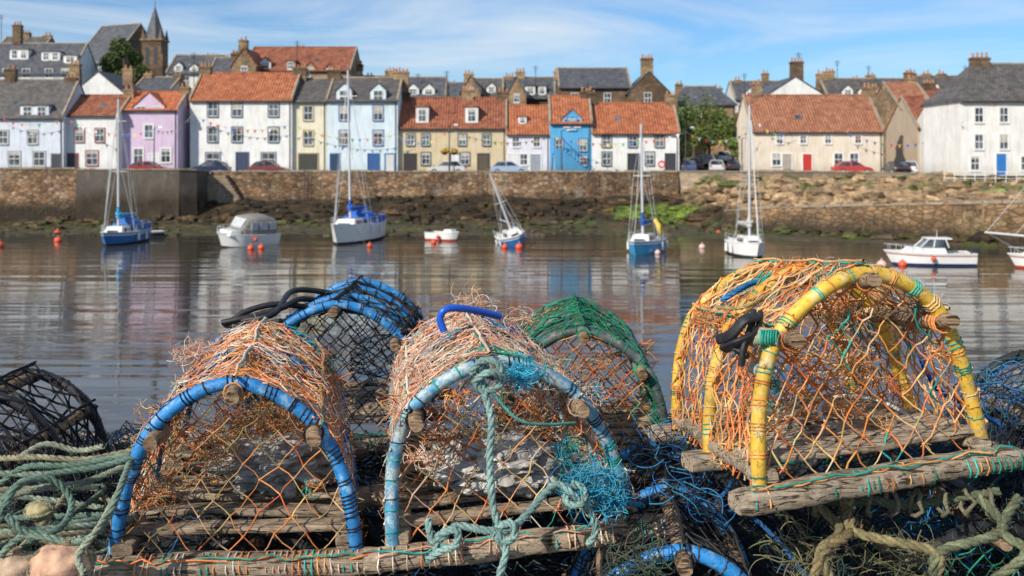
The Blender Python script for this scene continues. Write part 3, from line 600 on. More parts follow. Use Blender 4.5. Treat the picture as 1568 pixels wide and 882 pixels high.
# ------------------------------------------------------------ trees
def leafmat(name,c):
    m,nt,b=newmat(name); a=N(nt,'ShaderNodeAttribute'); a.attribute_name='Col'; o=mixc(nt,'MULTIPLY',1,a.outputs['Color'],c); nt.links.new(o,b.inputs['Base Color']); b.inputs['Roughness'].default_value=.7; return m
M_LEAF=leafmat('foliage',(.10,.14,.03)); M_BARK=simple('bark',(.10,.075,.05),.9,.4,5,.02)
def tree(name,x,y,zb,h,rad,n=2600,lf=.3,trunk=True,dark=1):
    e=empty(name,(x,y,zb)); mb=MB(); cl=[]
    for i in range(16):
        a=R.random()*6.28; q=R.random()**.5*rad*.75; zz=h*(.35+.6*R.random()); cl.append((Vector((q*math.cos(a),q*math.sin(a),zz)),rad*R.uniform(.25,.45),R.uniform(.6,1.4)))
    if trunk:
        mb.tube(cat([(0,0,0),(.1,.05,h*.3),(0,0,h*.8)]),np.linspace(.3,.06,13)*h/8,M_BARK,8)
        for c,r,_ in cl: mb.tube(cat([(0,0,h*.3),c*.5+Vector((0,0,h*.12)),c]),np.linspace(.1,.02,13)*h/8,M_BARK,5)
        mb.obj('trunk',e)
    mb=MB(); V=[];C=[]
    for i in range(n):
        c,r,kk=cl[R.randrange(len(cl))]; d=Vector((R.gauss(0,1),R.gauss(0,1),R.gauss(0,1))).normalized()*r*R.uniform(.5,1.1)
        p=c+d; s=lf*R.uniform(.6,1.3); u=Vector((R.gauss(0,1),R.gauss(0,1),R.gauss(0,1))).normalized(); v=u.orthogonal().normalized()
        V+=[p-u*s*.5,p+v*s*.3,p+u*s*.5,p-v*s*.3]; k=R.uniform(.6,1.5)*kk*dark; C+=[(k,k,k*.9)]*4
    mb.add([tuple(q) for q in V],np.arange(len(V)).reshape(-1,4),M_LEAF,C); mb.obj('foliage',e)
x=PX(190,158); tree('tree',x,158,9,PZ(58,158)-9,4.2,7500,.6,dark=.6); tree('tree',PX(214,150),150,8,9.5,3,2500,.5,dark=.7)
for px,Y,top,r in [(1062,131,152,3.4),(1043,122,168,2.2),(1085,129,160,2.8),(1140,126,178,2.4),(1158,122,205,1.6),(1132,121,186,1.8),(1110,140,176,2.5)]:
    z0=gz(Y); tree('bush',PX(px,Y),Y,z0,PZ(top,Y)-z0,r,1900,.38,True,1.15)
tree('bush',PX(282,121),121,gz(121),7.5,1.7,1200,.35); tree('bush',PX(262,126),126,gz(126),9,1.8,900,.35); tree('bush',PX(95,150),150,8,10.5,2.2,1500,.4)
# ------------------------------------------------------------ cars
def car(px,Y,col,yaw=0,z=4.9,name='parked_car'):
    e=empty(name,(PX(px,Y),Y,z),(0,0,math.radians(yaw))); pm=simple('car_paint',col,.25,.05); pm.node_tree.nodes['Principled BSDF'].inputs['Coat Weight'].default_value=.6
    mb=MB(); prof=[(-2.05,.32),(-2.08,.62),(-1.98,.86),(-1.55,.93),(.95,.93),(1.6,.80),(1.98,.66),(2.08,.45),(2.0,.28)]
    V=[]
    for y,g in [(-.88,0),(-.80,.05),(.80,.05),(.88,0)]:
        for a,b_ in prof: V.append((a*(1 if g else .985),y,b_+ (g*.5 if b_>.6 else 0)))
    k=len(prof); Fc=[(j*k+i,j*k+i+1,(j+1)*k+i+1,(j+1)*k+i) for j in range(3) for i in range(k-1)]+[tuple(range(k)),tuple(range(3*k,4*k))[::-1]]
    mb.add(V,Fc,pm); mb.obj('body',e)
    mb=MB(); mb.frus(-1.75,1.0,-.8,.8,.94,-1.2,.25,-.62,.62,1.40,M_GLASS); mb.obj('glass',e)
    mb=MB(); mb.frus(-1.24,.29,-.64,.64,1.402,-1.1,.15,-.55,.55,1.47,pm)
    for s in (-1,1):
        for a,b_ in ((-1.76,-1.24),(1.01,.28),(-.35,-.35)): mb.tube([(a,s*.815,.95),(b_,s*.64,1.41)],.045,pm,5)
    mb.obj('roof',e)
    mb=MB(); rb=M_BLACKP
    for a in (-1.3,1.3):
        for s in (-1,1): mb.cyl((a,s*.72,.32),.32,.2*s,rb,16,'y'); mb.cyl((a,s*.93-.005*s,.32),.19,.01*s,M_METAL,12,'y')
    mb.obj('wheels',e)
    mb=MB(); mb.box(2.0,2.09,-.78,-.5,.58,.72,M_GREL); mb.box(2.0,2.09,.5,.78,.58,.72,M_GREL); mb.box(-2.1,-2.0,-.8,-.6,.65,.85,T_RED); mb.box(-2.1,-2.0,.6,.8,.65,.85,T_RED); mb.obj('lights',e)
for px,col,yaw,Y in [(228,(.35,.03,.03),0,108.5),(322,(.02,.03,.09),180,108.8),(412,(.18,.03,.03),0,108.6),(684,(.6,.6,.6),180,108.4),(780,(.35,.45,.6),0,108.6),(1305,(.5,.04,.04),0,109),(1372,(.02,.02,.03),90,110),(1392,(.65,.66,.68),70,111)]:
    car(px,Y,col,yaw,4.904)
for px,Y,col in [(1055,118,(.05,.08,.2)),(1097,120,(.55,.55,.56)),(1124,121,(.03,.03,.04)),(1078,126,(.3,.32,.36)),(1108,130,(.7,.7,.7)),(1066,122,(.05,.05,.05))]:
    car(px,Y,col,R.choice([80,100,0,170]),gz(Y)+.03 if Y>119 else 5.03)
car(1466,110,(.45,.05,.05),0,4.95)
# ------------------------------------------------------------ street lamps, bunting
def lamp(px,Y,top,basket=False,two=False):
    e=empty('street_lamp',(PX(px,Y),Y,4.9)); h=PZ(top,Y)-4.9; mb=MB()
    mb.tube([(0,0,0),(0,0,1.0),(0,0,1.02),(0,0,h)],[.11,.11,.07,.055],M_DARK,8)
    mb.tube(cat([(0,0,h-.3),(.1,0,h),(.6,0,h+.1)]),.035,M_DARK,6); mb.obj('post',e)
    mb=MB(); mb.frus(.45,.95,-.14,.14,h+.02,.55,.85,-.1,.1,h+.16,M_METAL); mb.box(.5,.9,-.1,.1,h-.04,h+.015,M_WHITE); mb.obj('lantern',e)
    if basket:
        mb=MB()
        for s in (-1,1):
            mb.tube([(0,0,2.9),(s*.5,0,2.9)],.02,M_DARK,5); mb.sphere((s*.5,0,2.35),.32,M_BARK,12,6,(1,1,.7),.2)
            C=[];K=[]
            for i in range(160):
                d=Vector((R.gauss(0,1),R.gauss(0,1),abs(R.gauss(0,.8)))).normalized()*.42; C.append((s*.5+d.x,d.y,2.42+d.z*.9)); K.append(R.choice([(.7,.45,.03),(.75,.5,.05),(.06,.12,.03),(.6,.2,.03)]))
            mb.blobs(C,.07,M_TWINE,K)
        mb.obj('flower_basket',e)
lamp(688,107,192,True); lamp(1050,108,196); lamp(1136,106,212); lamp(236,107,196); lamp(860,107,200)
mb=MB(); fl=[(.75,.05,.04),(.8,.68,.08),(.05,.15,.6),(.85,.85,.85),(.05,.4,.12),(.75,.3,.05)]
M_FLAG=vcolmat('bunting_cloth',.8,10,.1,0)
for a,b_ in [((-20,170,110.5),(100,180,111.2)),((100,180,111.2),(236,198,106.5)),((236,198,106.5),(300,168,115)),((300,178,115),(447,190,115)),((447,190,115),(609,205,115)),((609,208,115),(688,198,106.5)),((688,198,106.5),(842,208,115)),((842,208,115),(1050,202,107.8)),((1050,202,107.8),(1152,198,111.5)),((1152,175,112.2),(1210,200,111.8)),((1290,200,111.5),(1440,212,111.5)),((1440,205,111.5),(1475,185,99))]:
    A=P(*a);B=P(*b_); pts=[A.lerp(B,t/20)-Vector((0,0,1.1*4*(t/20)*(1-t/20))) for t in range(21)]
    mb.tube(pts,.018,M_FLAG,4,(.4,.4,.4))
    L=(B-A).length; n=int(L/.85); 
    for i in range(1,n):
        t=i/n; p=A.lerp(B,t)-Vector((0,0,1.1*4*t*(1-t))); d=(B-A).normalized()*.18; mb.add([p-d,p+d,p-Vector((0,R.uniform(-.15,.15),.42))],[(0,1,2)],M_FLAG,R.choice(fl))
mb.obj('bunting')
e=empty('life_ring_stand',(PX(1013,106),106,4.9)); mb=MB(); mb.box(-.05,.05,0,.1,0,1.5,M_WHITE); mb.obj('post',e)
mb=MB(); mb.tube([(math.cos(a*.3927)*.32,-.05,1.15+math.sin(a*.3927)*.32) for a in range(17)],.09,simple('life_ring_red',(.7,.06,.03),.5,.1),8); mb.obj('ring',e)
e=empty('harbour_railing'); mb=MB()
for i in range(16): x=43+i*.9; mb.tube([(x,99-i*.25,4.0),(x,99-i*.25,5.4)],.035,M_WHITE,6)
for z in (4.7,5.35): mb.tube([(43,99,z),(56.5,95.25,z)],.03,M_WHITE,6)
mb.obj('rails',e)
mb=MB(); mb.box(43,58,95,100,2,4.0,M_PW); mb.obj('pier_head')
# ------------------------------------------------------------ boats
def hull(e,L,B,fb,cols,draft=.5,sternw=.75,full=1.0):
    mb=MB(); n=18; st=[]
    antif,top,stripe=cols
    for i in range(n+1):
        s=i/n; bw=B/2*((sternw+(1-sternw)*math.sin(min(1,s/.4)*math.pi/2)) if s<.4 else (max(0,1-((s-.4)/.6)**(2.1*full)))**.9)
        bw=max(bw,.02); zs=fb*(1+.42*max(0,s-.35)**1.5+.05*(1-s)); x=-L/2+L*s
        rk=lambda zf: x+ (0.10*L*(zf-1)*max(0,s-.75)/.25 if s>.75 else 0)
        row=[(rk(-.4),.02,-draft),(rk(-.2),bw*.55,-draft*.55),(rk(0),bw*.84,0),(rk(.15),bw*.90,.14),(rk(.75),bw*.985,zs*.76),(rk(.86),bw*1.0,zs*.86),(rk(1),bw*1.01,zs)]
        st.append(row)
    k=7; mats=[antif,antif,antif,top,stripe,top]
    for s in (-1,1):
        for q in range(k-1):
            V=[(st[i][j][0],s*st[i][j][1],st[i][j][2]) for i in range(n+1) for j in (q,q+1)]
            Fc=[(2*i,2*i+2,2*i+3,2*i+1) if s<0 else (2*i,2*i+1,2*i+3,2*i+2) for i in range(n)]
            mb.add(V,Fc,mats[q],smooth=True)
    tr=[(st[0][j][0],-st[0][j][1],st[0][j][2]) for j in range(k)]+[(st[0][j][0],st[0][j][1],st[0][j][2]) for j in range(k-1,-1,-1)]
    mb.add(tr,[tuple(range(len(tr)))],top)
    mb.obj('hull',e)
    mb=MB(); dk=simple('deck',(.62,.60,.55),.6,.15)
    V=[(st[i][6][0],s*st[i][6][1]*.97,st[i][6][2]-.05) for i in range(n+1) for s in (-1,1)]; mb.add(V,[(2*i,2*i+2,2*i+3,2*i+1) for i in range(n)],dk)
    for s in (-1,1): mb.tube([(st[i][6][0],s*st[i][6][1],st[i][6][2]) for i in range(n+1)],.035,M_WHITE,6)
    mb.obj('deck',e)
    return st
def boatbase(name,px,wy,yaw,heel=0,pitch=0,Y=None):
    Y=Y or F*H/(wy-HY); return empty(name,(PX(px,Y),Y,0),(math.radians(heel),math.radians(pitch),math.radians(yaw))),Y
def yacht(px,wy,L,B,fb,cols,yaw,mast,heel=0,cover=None,canopy=None,z=0,tarp=None):
    e,Y=boatbase('sailing_yacht',px,wy,yaw,heel); e.location.z=z; st=hull(e,L,B,fb,cols)
    mb=MB(); h=fb*1.05
    mb.frus(-L*.12,L*.27,-B*.30,B*.30,h-.1,-L*.10,L*.20,-B*.24,B*.24,h+.48,M_GREL)
    mb.box(-L*.42,-L*.12,-B*.33,-B*.27,h-.1,h+.22,M_GREL); mb.box(-L*.42,-L*.12,B*.27,B*.33,h-.1,h+.22,M_GREL); mb.box(-L*.02,L*.03,-.25,.25,h+.48,h+.54,M_DARK)
    for s in (-1,1):
        for q in (-.05,.04,.12): mb.frus(L*q-.02,L*q+L*.055,s*B*.298-.01,s*B*.298+.01,h+.08,L*q-.01,L*q+L*.045,s*B*.262-.01,s*B*.262+.01,h+.34,M_GLASS)
    mb.box(L*.255,L*.262,-B*.16,B*.16,h+.02,h+.2,M_GLASS)
    mb.obj('cabin',e)
    mb=MB(); mx=L*.10; mh=mast
    mb.tube([(mx,0,h),(mx-.02,0,mh)],[.10,.075],M_METAL,8)
    mb.tube([(mx,0,h+1.05),(-L*.38,0,h+1.15)],.05,M_METAL,8)
    for z_ in ((.5,.85) if mast>9 else (.6,)): mb.tube([(mx,-B*.26,mh*z_),(mx,B*.26,mh*z_)],.03,M_METAL,5)
    mb.tube([(mx,0,mh),(mx,0,mh+.5)],.015,M_METAL,4); mb.tube([(mx-.3,0,mh+.15),(mx+.1,0,mh+.15)],.02,M_DARK,4)
    mb.obj('mast_and_boom',e)
    mb=MB(); w_=.016
    for a,b_ in [((L*.48,0,fb*1.25),(mx,0,mh*.97)),((-L*.49,0,fb*1.05),(mx,0,mh))]: mb.tube([a,b_],w_,M_METAL,4)
    for s in (-1,1):
        mb.tube([(mx-.1,s*B*.48,fb*1.1),(mx,s*B*.26,mh*.6),(mx,0,mh*.93)],w_,M_METAL,4); mb.tube([(mx-.4,s*B*.48,fb*1.1),(mx,0,mh*.6)],w_,M_METAL,4)
    for s in (-1,1):
        pr=[]
        for i in range(0,19,3):
            x,y,z_=st[i][6]; mb.tube([(x,s*y*.95,z_),(x,s*y*.95,z_+.55)],.016,M_METAL,4); pr.append((x,s*y*.95,z_+.55))
        mb.tube(pr,.014,M_METAL,4); mb.tube([(a,b_,c_-.25) for a,b_,c_ in pr],.008,M_METAL,4)
    mb.obj('rigging',e)
    if mast>9: mb=MB(); mb.tube([(L*.46,0,fb*1.4),(mx+.3,0,mh*.9)],[.05,.03],simple('sail_cloth',(.7,.7,.68),.8,.15),6); mb.obj('furled_foresail',e)
    if cover:
        cm=simple('sail_cover',cover,.7,.2,4,.03); mb=MB(); k=14
        pts=[(mx+.05-(mx+L*.36)*i/k,.02*math.sin(i*2),h+1.25+.04*math.sin(i*1.9)+(.25 if i==0 else 0)) for i in range(k+1)]
        mb.tube(pts,[.24]+[.2-.008*i for i in range(k)],cm,8,jit=.15); mb.tube([(mx,0,h+1.1),(mx,0,h+2.0)],[.2,.09],cm,8); mb.obj('sail_cover',e)
    if canopy:
        cm=simple('canopy_cloth',canopy,.7,.2,4,.03); mb=MB(); x0,x1=-L*.22,-L*.04
        V=[];k=8
        for i,(x,q) in enumerate([(x1+.25,.35),(x1,.8),((x0+x1)/2,1),(x0,.95)]):
            for j in range(k+1):
                a=math.pi*j/k; V.append((x,-math.cos(a)*B*.38,h+.15+math.sin(a)**.6*.95*q))
        mb.add(V,[(i*(k+1)+j,i*(k+1)+j+1,(i+1)*(k+1)+j+1,(i+1)*(k+1)+j) for i in range(3) for j in range(k)],cm,smooth=True)
        for y in (-.3,.3): mb.box(x1+.10,x1+.13,y*B*.6-.2,y*B*.6+.2,h+.62,h+.8,M_GLASS)
        mb.tube([(-L*.45,-B*.4,h+.1),(-L*.45,-B*.4,h+.6),(-L*.47,0,h+.6),(-L*.45,B*.4,h+.6),(-L*.45,B*.4,h+.1)],.05,cm,6)
        for s in (-1,1): mb.add([(-L*.46,s*B*.39,h),(-L*.2,s*B*.47,h),(-L*.2,s*B*.47,h+.5),(-L*.46,s*B*.39,h+.5)],[(0,1,2,3)],cm)
        mb.obj('spray_hood',e)
    if tarp:
        mb=MB(); cm=simple('yellow_tarp',tarp,.7,.15,5,.03); mb.tube(cat([(-L*.35,B*.1,h+1.3),(-L*.3,B*.25,h+.8),(-L*.32,B*.35,h+.2)]),.2,cm,7,jit=.3); mb.obj('yellow_oilskin',e)
    mb=MB()
    for s in (-1,1):
        for q in (.3,.5): 
            i=int(q*18); x,y,z_=st[i][6]; mb.tube([(x,s*(y+.1),z_-.1),(x,s*(y+.1),z_-.65)],[.09,.09],M_WHITE,8)
    mb.obj('fenders',e)
    return e
C_W=M_GREL; C_B=simple('blue_gelcoat',(.03,.16,.42),.3,.1); C_LB=simple('light_blue_gelcoat',(.05,.33,.62),.3,.1); C_R=simple('red_antifouling',(.45,.05,.03),.5,.2); C_BK=simple('dark_antifouling',(.03,.03,.04),.6,.2); C_N=simple('navy_gelcoat',(.02,.04,.13),.3,.1)
yacht(187,372,6.6,2.5,.85,(C_BK,C_B,C_W),-93,11.2,0,(.03,.30,.55),(.03,.16,.5))
yacht(543,369,8.4,3.0,1.3,(C_BK,C_W,C_W),-103,13.6,1,(.02,.10,.45),(.02,.13,.55))
yacht(788,374,4.8,1.9,.75,(C_R,C_B,C_W),-74,5.8,21,None,None)
yacht(988,386,6.0,2.3,.8,(C_LB,C_LB,C_W),-112,9.0,1,(.02,.08,.3),None,tarp=(.7,.5,.05))
yacht(1144,391,4.8,2.1,.85,(C_BK,C_W,C_W),-84,10.2,0,(.5,.5,.48),None)
e,Y=boatbase('tender_dinghy',228,362,-150); hull(e,2.4,1.2,.4,(C_BK,C_BK,C_W),.2)
def motorboat(px,wy,L,B,fb,cols,yaw,heel,kind,z=0):
    e,Y=boatbase('motor_boat',px,wy,yaw,heel); e.location.z=z; st=hull(e,L,B,fb,cols,.4,.9,1.2); h=fb
    mb=MB()
    if kind=='canopy':
        cm=simple('grey_canopy',(.24,.22,.20),.7,.25,3,.03); k=10; V=[]
        for x,q,wq in [(L*.20,.30,.36),(L*.08,.95,.40),(-L*.1,1,.44),(-L*.3,1,.46),(-L*.42,.85,.46)]:
            for j in range(k+1):
                a=math.pi*j/k; V.append((x,-math.copysign(abs(math.cos(a))**.45,math.cos(a))*B*wq,h-.05+math.sin(a)**.4*1.45*q))
        mb.add(V,[(i*(k+1)+j,i*(k+1)+j+1,(i+1)*(k+1)+j+1,(i+1)*(k+1)+j) for i in range(4) for j in range(k)],cm,smooth=True)
        mb.add(V[-(k+1):],[tuple(range(k+1))],cm)
        vy=simple('clear_vinyl',(.50,.52,.53),.2,.2)
        for s in (-1,1):
            for xa,xb,ww in ((-.40,-.27,.47),(-.24,-.10,.462),(-.07,.05,.435)):
                y=s*B*ww; mb.box(L*xa,L*xb,min(y,y-.03*s),max(y,y+.03*s),h+.40,h+1.0,vy)
        mb.add([(L*.185,-B*.26,h+.55),(L*.185,B*.26,h+.55),(L*.10,B*.28,h+1.22),(L*.10,-B*.28,h+1.22)],[(0,1,2,3)],vy)
        mb.frus(L*.15,L*.40,-B*.34,B*.34,h,L*.12,L*.34,-B*.26,B*.26,h+.34,M_GREL)
        mb.obj('canopy',e); mb=MB(); pr=[]
        for s in (-1,1): mb.tube([(st[i][6][0],s*st[i][6][1]*.95,st[i][6][2]+.45) for i in range(10,19)],.02,M_METAL,5)
        for i in range(10,19,2):
            for s in (-1,1): x,y,z_=st[i][6]; mb.tube([(x,s*y*.95,z_),(x,s*y*.95,z_+.45)],.018,M_METAL,4)
        mb.obj('bow_rail',e)
    elif kind=='wheelhouse':
        mb.frus(-L*.18,L*.30,-B*.34,B*.34,h-.05,-L*.16,L*.22,-B*.28,B*.28,h+.38,M_GREL)
        mb.frus(-L*.2,L*.12,-B*.31,B*.31,h+.38,-L*.17,L*.02,-B*.26,B*.26,h+.88,M_GLASS)
        mb.box(-L*.24,L*.04,-B*.29,B*.29,h+.885,h+.96,M_GREL)
        for s in (-1,1):
            for a,b_ in ((-.2,-.17),(-.03,-.05),(.12,.02)): mb.tube([(L*a,s*B*.315,h+.38),(L*b_,s*B*.265,h+.89)],.035,M_GREL,5)
        mb.tube([(-L*.1,0,h+.95),(-L*.1,0,h+1.4)],.025,M_METAL,5)
        mb.obj('wheelhouse',e); mb=MB(); pr=[]
        for i in range(9,19,2):
            for s in (-1,1):
                x,y,z_=st[i][6]; mb.tube([(x,s*y*.95,z_),(x,s*y*.95,z_+.4)],.015,M_METAL,4)
        for s in (-1,1): mb.tube([(st[i][6][0],s*st[i][6][1]*.95,st[i][6][2]+.4) for i in range(9,19)],.015,M_METAL,4)
        mb.frus(-L*.55,-L*.49,-.18,.18,h-.3,-L*.57,-L*.48,-.2,.2,h+.35,M_DARK)
        mb.obj('rail_and_outboard',e)
    else:
        mb.frus(L*.05,L*.36,-B*.3,B*.3,h-.02,L*.08,L*.3,-B*.22,B*.22,h+.3,M_GREL); mb.box(-L*.2,-L*.1,-B*.4,B*.4,h-.12,h-.05,M_BARK); mb.frus(-L*.56,-L*.49,-.15,.15,h-.3,-L*.57,-L*.5,-.18,.18,h+.3,M_DARK)
        mb.obj('foredeck',e)
    mb=MB()
    for s in (-1,1):
        i=9; x,y,z_=st[i][6]; mb.sphere((x,s*(y+.12),z_-.3),.16,simple('red_fender',(.65,.08,.04),.4,.1),10,8)
    mb.obj('fenders',e)
    return e
motorboat(374,376,4.9,2.5,.95,(C_BK,C_W,C_W),-130,-7,'canopy')
motorboat(680,368,2.9,1.5,.6,(C_R,C_W,C_W),-30,0,'dinghy')
motorboat(1421,405,5.3,2.0,.72,(C_N,C_W,T_RED),174,0,'wheelhouse')
motorboat(1608,410,5,2.0,.7,(C_R,C_W,T_RED),178,0,'wheelhouse')
e=empty('moored_sloop',(33.6,52,0),(0,0,math.radians(180))); hull(e,9,3,1.2,(C_BK,C_W,C_N)); mb=MB()
mb.frus(-2,2,-.9,.9,1.2,-1.8,1.5,-.7,.7,1.7,M_GREL); mb.obj('cabin',e); mb=MB()
mb.tube([(3.2,0,2.2),(8.9,0,2.72)],[.09,.05],M_WHITE,8); mb.tube([(.5,0,1.3),(.5,0,13)],[.1,.06],M_WHITE,8)
for a,b_ in [((8.8,0,2.75),(.5,0,12.5)),((7.4,0,2.5),(.5,0,10)),((8.8,0,2.7),(4.4,0,.3))]: mb.tube([a,b_],.012,M_METAL,4)
mb.obj('mast_and_bowsprit',e)
ob=simple('orange_buoy',(.75,.10,.04),.4,.15); wb=simple('faded_buoy',(.75,.50,.45),.4,.15)
for px,py,r,mt in [(88,359,.32,ob),(89,370,.3,ob),(-1,378,.35,ob),(384,382,.24,ob),(400,381,.24,ob),(664,373,.22,ob),(773,380,.22,ob),(795,380,.28,ob),(815,360,.2,C_BK),(566,378,.2,ob),(1007,389,.2,wb),(1075,380,.24,wb),(1350,408,.3,wb),(1382,407,.26,ob),(1100,357,.16,ob)]:
    Y=F*H/(py-HY); e=empty('mooring_buoy',(PX(px,Y),Y,.1)); mb=MB(); mb.sphere((0,0,0),r,mt,14,10,(1,1,.92)); mb.cyl((0,0,r*.85),r*.18,r*.3,mt,8); mb.obj('float',e)
    mb=MB(); mb.tube([(math.cos(a*.7854)*r*.16,0,r*1.2+math.sin(a*.7854)*r*.16) for a in range(9)],r*.05,M_METAL,5); mb.obj('ring',e)
mb=MB()
for a,b_ in [((545,350,70),(590,395,66)),((1010,368,70),(1060,384,72)),((800,360,76),(850,372,80)),((1000,375,70),(930,372,78))]:
    A=P(*a); Y=b_[2]; B=Vector((PX(b_[0],Y),Y,0)); mb.tube([A.lerp(B,t/8)-Vector((0,0,.5*4*(t/8)*(1-t/8))) for t in range(9)],.02,M_TWINE,4,(.12,.10,.07))
mb.obj('mooring_lines')
# ============================================================ FOREGROUND
QZ=H-1.12
M_Q=stonemat('quay_stone',[(.22,.20,.17),(.28,.25,.21),(.25,.22,.18)],(1.2,1.2,1.2),None,.02,.6)
mb=MB(); mb.box(-30,30,-8,3.45,-1,QZ,M_Q); mb.box(-30,30,3.452,3.9,-1,QZ+.05,M_COPE); mb.obj('quay')
HO=[(-.5,0),(-.478,.22),(-.435,.48),(-.35,.735),(-.19,.92),(0,1.0),(.19,.92),(.35,.735),(.435,.48),(.478,.22),(.5,0)]
hp=cat([(a,b_,0) for a,b_ in HO],8); hpa=np.array([(q.x,q.y) for q in hp]); hd=np.r_[0,np.cumsum(np.linalg.norm(np.diff(hpa,axis=0),axis=1))]; hd/=hd[-1]
def hoop(s): return float(np.interp(s,hd,hpa[:,0])),float(np.interp(s,hd,hpa[:,1]))
hw_x=-hpa[:len(hpa)//2+1,0]; hw_h=hpa[:len(hpa)//2+1,1]
def hwid(h): return float(np.interp(h,hw_h,hw_x))
BS=(float(np.interp(.735,hw_h,hd[:len(hpa)//2+1])),.5); BARS=(BS[0],.5,1-BS[0])
def chord(s):
    ks=(0,)+BARS+(1,)
    for a,b_ in zip(ks[:-1],ks[1:]):
        if a<=s<=b_:
            t=(s-a)/(b_-a); p,q=hoop(a),hoop(b_); return p[0]+(q[0]-p[0])*t,p[1]+(q[1]-p[1])*t
    return hoop(s)
def pick(cols,c0=None): 
    c=R.choice(cols); k=R.uniform(.7,1.25); return (c[0]*k,c[1]*k,c[2]*k)
def net(mb,g,nu,nv,r,cols,jit=.004,skip=.02,sag=.004,knot=2.0,patch=None,fray=.0,fl=.03,par=0):
    K={}
    for i in range(nu+1):
        for j in range(nv+1):
            if (i+j)%2==par:
                q=g(i/nu,j/nv)
                if q is None: continue
                K[i,j]=Vector(q)+Vector((R.gauss(0,jit),R.gauss(0,jit),R.gauss(0,jit)))
    A=[];M_=[];B=[];C=[];KC=[];KV=[]
    for (i,j),p in K.items():
        cc=pick(cols)
        if patch: cc=patch(i/nu,j/nv,cc)
        KV.append(p);KC.append(cc)
        for dj in (1,-1):
            q=K.get((i+1,j+dj))
            if q is None or R.random()<skip or (p-q).length<.003: continue
            A.append(p);B.append(q);M_.append((p+q)/2+Vector((R.gauss(0,sag),R.gauss(0,sag),-abs(R.gauss(0,sag))))); C.append(tuple(x*R.uniform(.85,1.15) for x in cc))
    if not A: return K
    mb.edges([tuple(a) for a in A],[tuple(a) for a in M_],[tuple(a) for a in B],np.array([r*R.uniform(.7,1.25) for _ in A]),M_TWINE,C)
    mb.blobs([tuple(a) for a in KV],np.array([r*knot*R.uniform(.7,1.5) for _ in KV]),M_TWINE,KC)
    if fray:
        pts=[(p,c) for p,c in zip(KV,KC) if R.random()<fray]; frays(mb,pts,6,fl)
    return K
def frays(mb,pts,n,fl,r=.0005):
    A=[];B=[];M_=[];C=[]
    for p,c in pts:
        for k in range(n):
            d=Vector((R.gauss(0,1),R.gauss(0,1),R.gauss(0,.8))).normalized()*fl*R.uniform(.3,1.1); d2=Vector((R.gauss(0,1),R.gauss(0,1),R.gauss(0,1)))*fl*.2
            A.append(tuple(p));M_.append(tuple(p+d*.5+d2));B.append(tuple(p+d)); C.append(tuple(min(.9,x*1.15) for x in c))
    if A: mb.edges(A,M_,B,r,M_TWINE,C)
def tangle(mb,c,rad,n,cols,r=.0010,sc=(1,1,1),curl=.28):
    c=Vector(c)
    for i in range(n):
        p=c+Vector((R.gauss(0,.45)*sc[0],R.gauss(0,.45)*sc[1],R.gauss(0,.45)*sc[2]))*rad; pts=[p]; d=Vector((R.gauss(0,1)*sc[0],R.gauss(0,1)*sc[1],R.gauss(0,1)*sc[2])).normalized()
        for k in range(R.choice([2,3,4])):
            d=(d+Vector((R.gauss(0,curl),R.gauss(0,curl),R.gauss(0,curl)))).normalized(); o=pts[-1]-c
            if o.length>rad: d=(d-o.normalized()*.6).normalized()
            pts.append(pts[-1]+d*rad*.5)
        mb.tube(cat(pts,3),r*R.uniform(.5,1.2),M_TWINE,4,pick(cols),False)
def plank(mb,a,b_,w_,h_,col=(.42,.33,.25),n=30,wob=.006):
    a=Vector(a);b_=Vector(b_); sd=R.random()*50; pts=[]; L=(b_-a).length
    for i in range(n+1):
        t=i/n; p=a.lerp(b_,t); pts.append(p+Vector((0,noise.noise(Vector((t*L*6,sd,0)))*wob,noise.noise(Vector((t*L*7,sd,3)))*wob)))
    rr=[1+.16*noise.noise(Vector((i*.4,sd,7))) for i in range(n+1)]; rr[0]*=.85; rr[-1]*=.85
    k=R.uniform(.85,1.15)
    mb.tube(pts,rr,M_WOOD,14,tuple(c*k for c in col),True,True,sq=(h_/2,w_/2),jit=.10)
def stick(mb,a,b_,r,col=(.40,.28,.18),n=14):
    a=Vector(a);b_=Vector(b_); sd=R.random()*50; pts=[a.lerp(b_,i/n)+Vector((noise.noise(Vector((i*.3,sd,0))),0,noise.noise(Vector((i*.3,sd,4)))))*.004 for i in range(n+1)]
    rr=[r*(1+.15*noise.noise(Vector((i*.6,sd,2)))) for i in range(n+1)]; rr[0]=r*.8; rr[1]=r*.98; rr[-1]=r*.8
    mb.tube(pts,rr,M_WOOD,12,col,True,True,jit=.12)
ORANGE=[(.78,.28,.08),(.82,.38,.13),(.72,.21,.06),(.78,.46,.20),(.74,.50,.27)]
DORANGE=[(.64,.20,.06),(.70,.28,.09),(.58,.15,.05),(.58,.36,.16),(.30,.22,.10),(.66,.44,.24)]
PINKO=[(.76,.40,.27),(.80,.55,.40),(.76,.62,.47),(.74,.30,.15),(.78,.69,.56)]
TEAL=[(.03,.34,.26),(.04,.44,.36),(.02,.26,.19)]; GREEN=[(.01,.16,.085),(.015,.22,.12),(.02,.28,.16)]
BLACK=[(.014,.014,.018),(.025,.025,.03),(.05,.05,.052)]; DMIX=[(.02,.02,.025),(.03,.07,.055),(.02,.035,.09),(.07,.065,.06)]; BLUES=[(.02,.14,.42),(.03,.22,.5),(.04,.30,.5)]; AQUA=[(.05,.42,.60),(.08,.5,.66),(.03,.32,.55)]
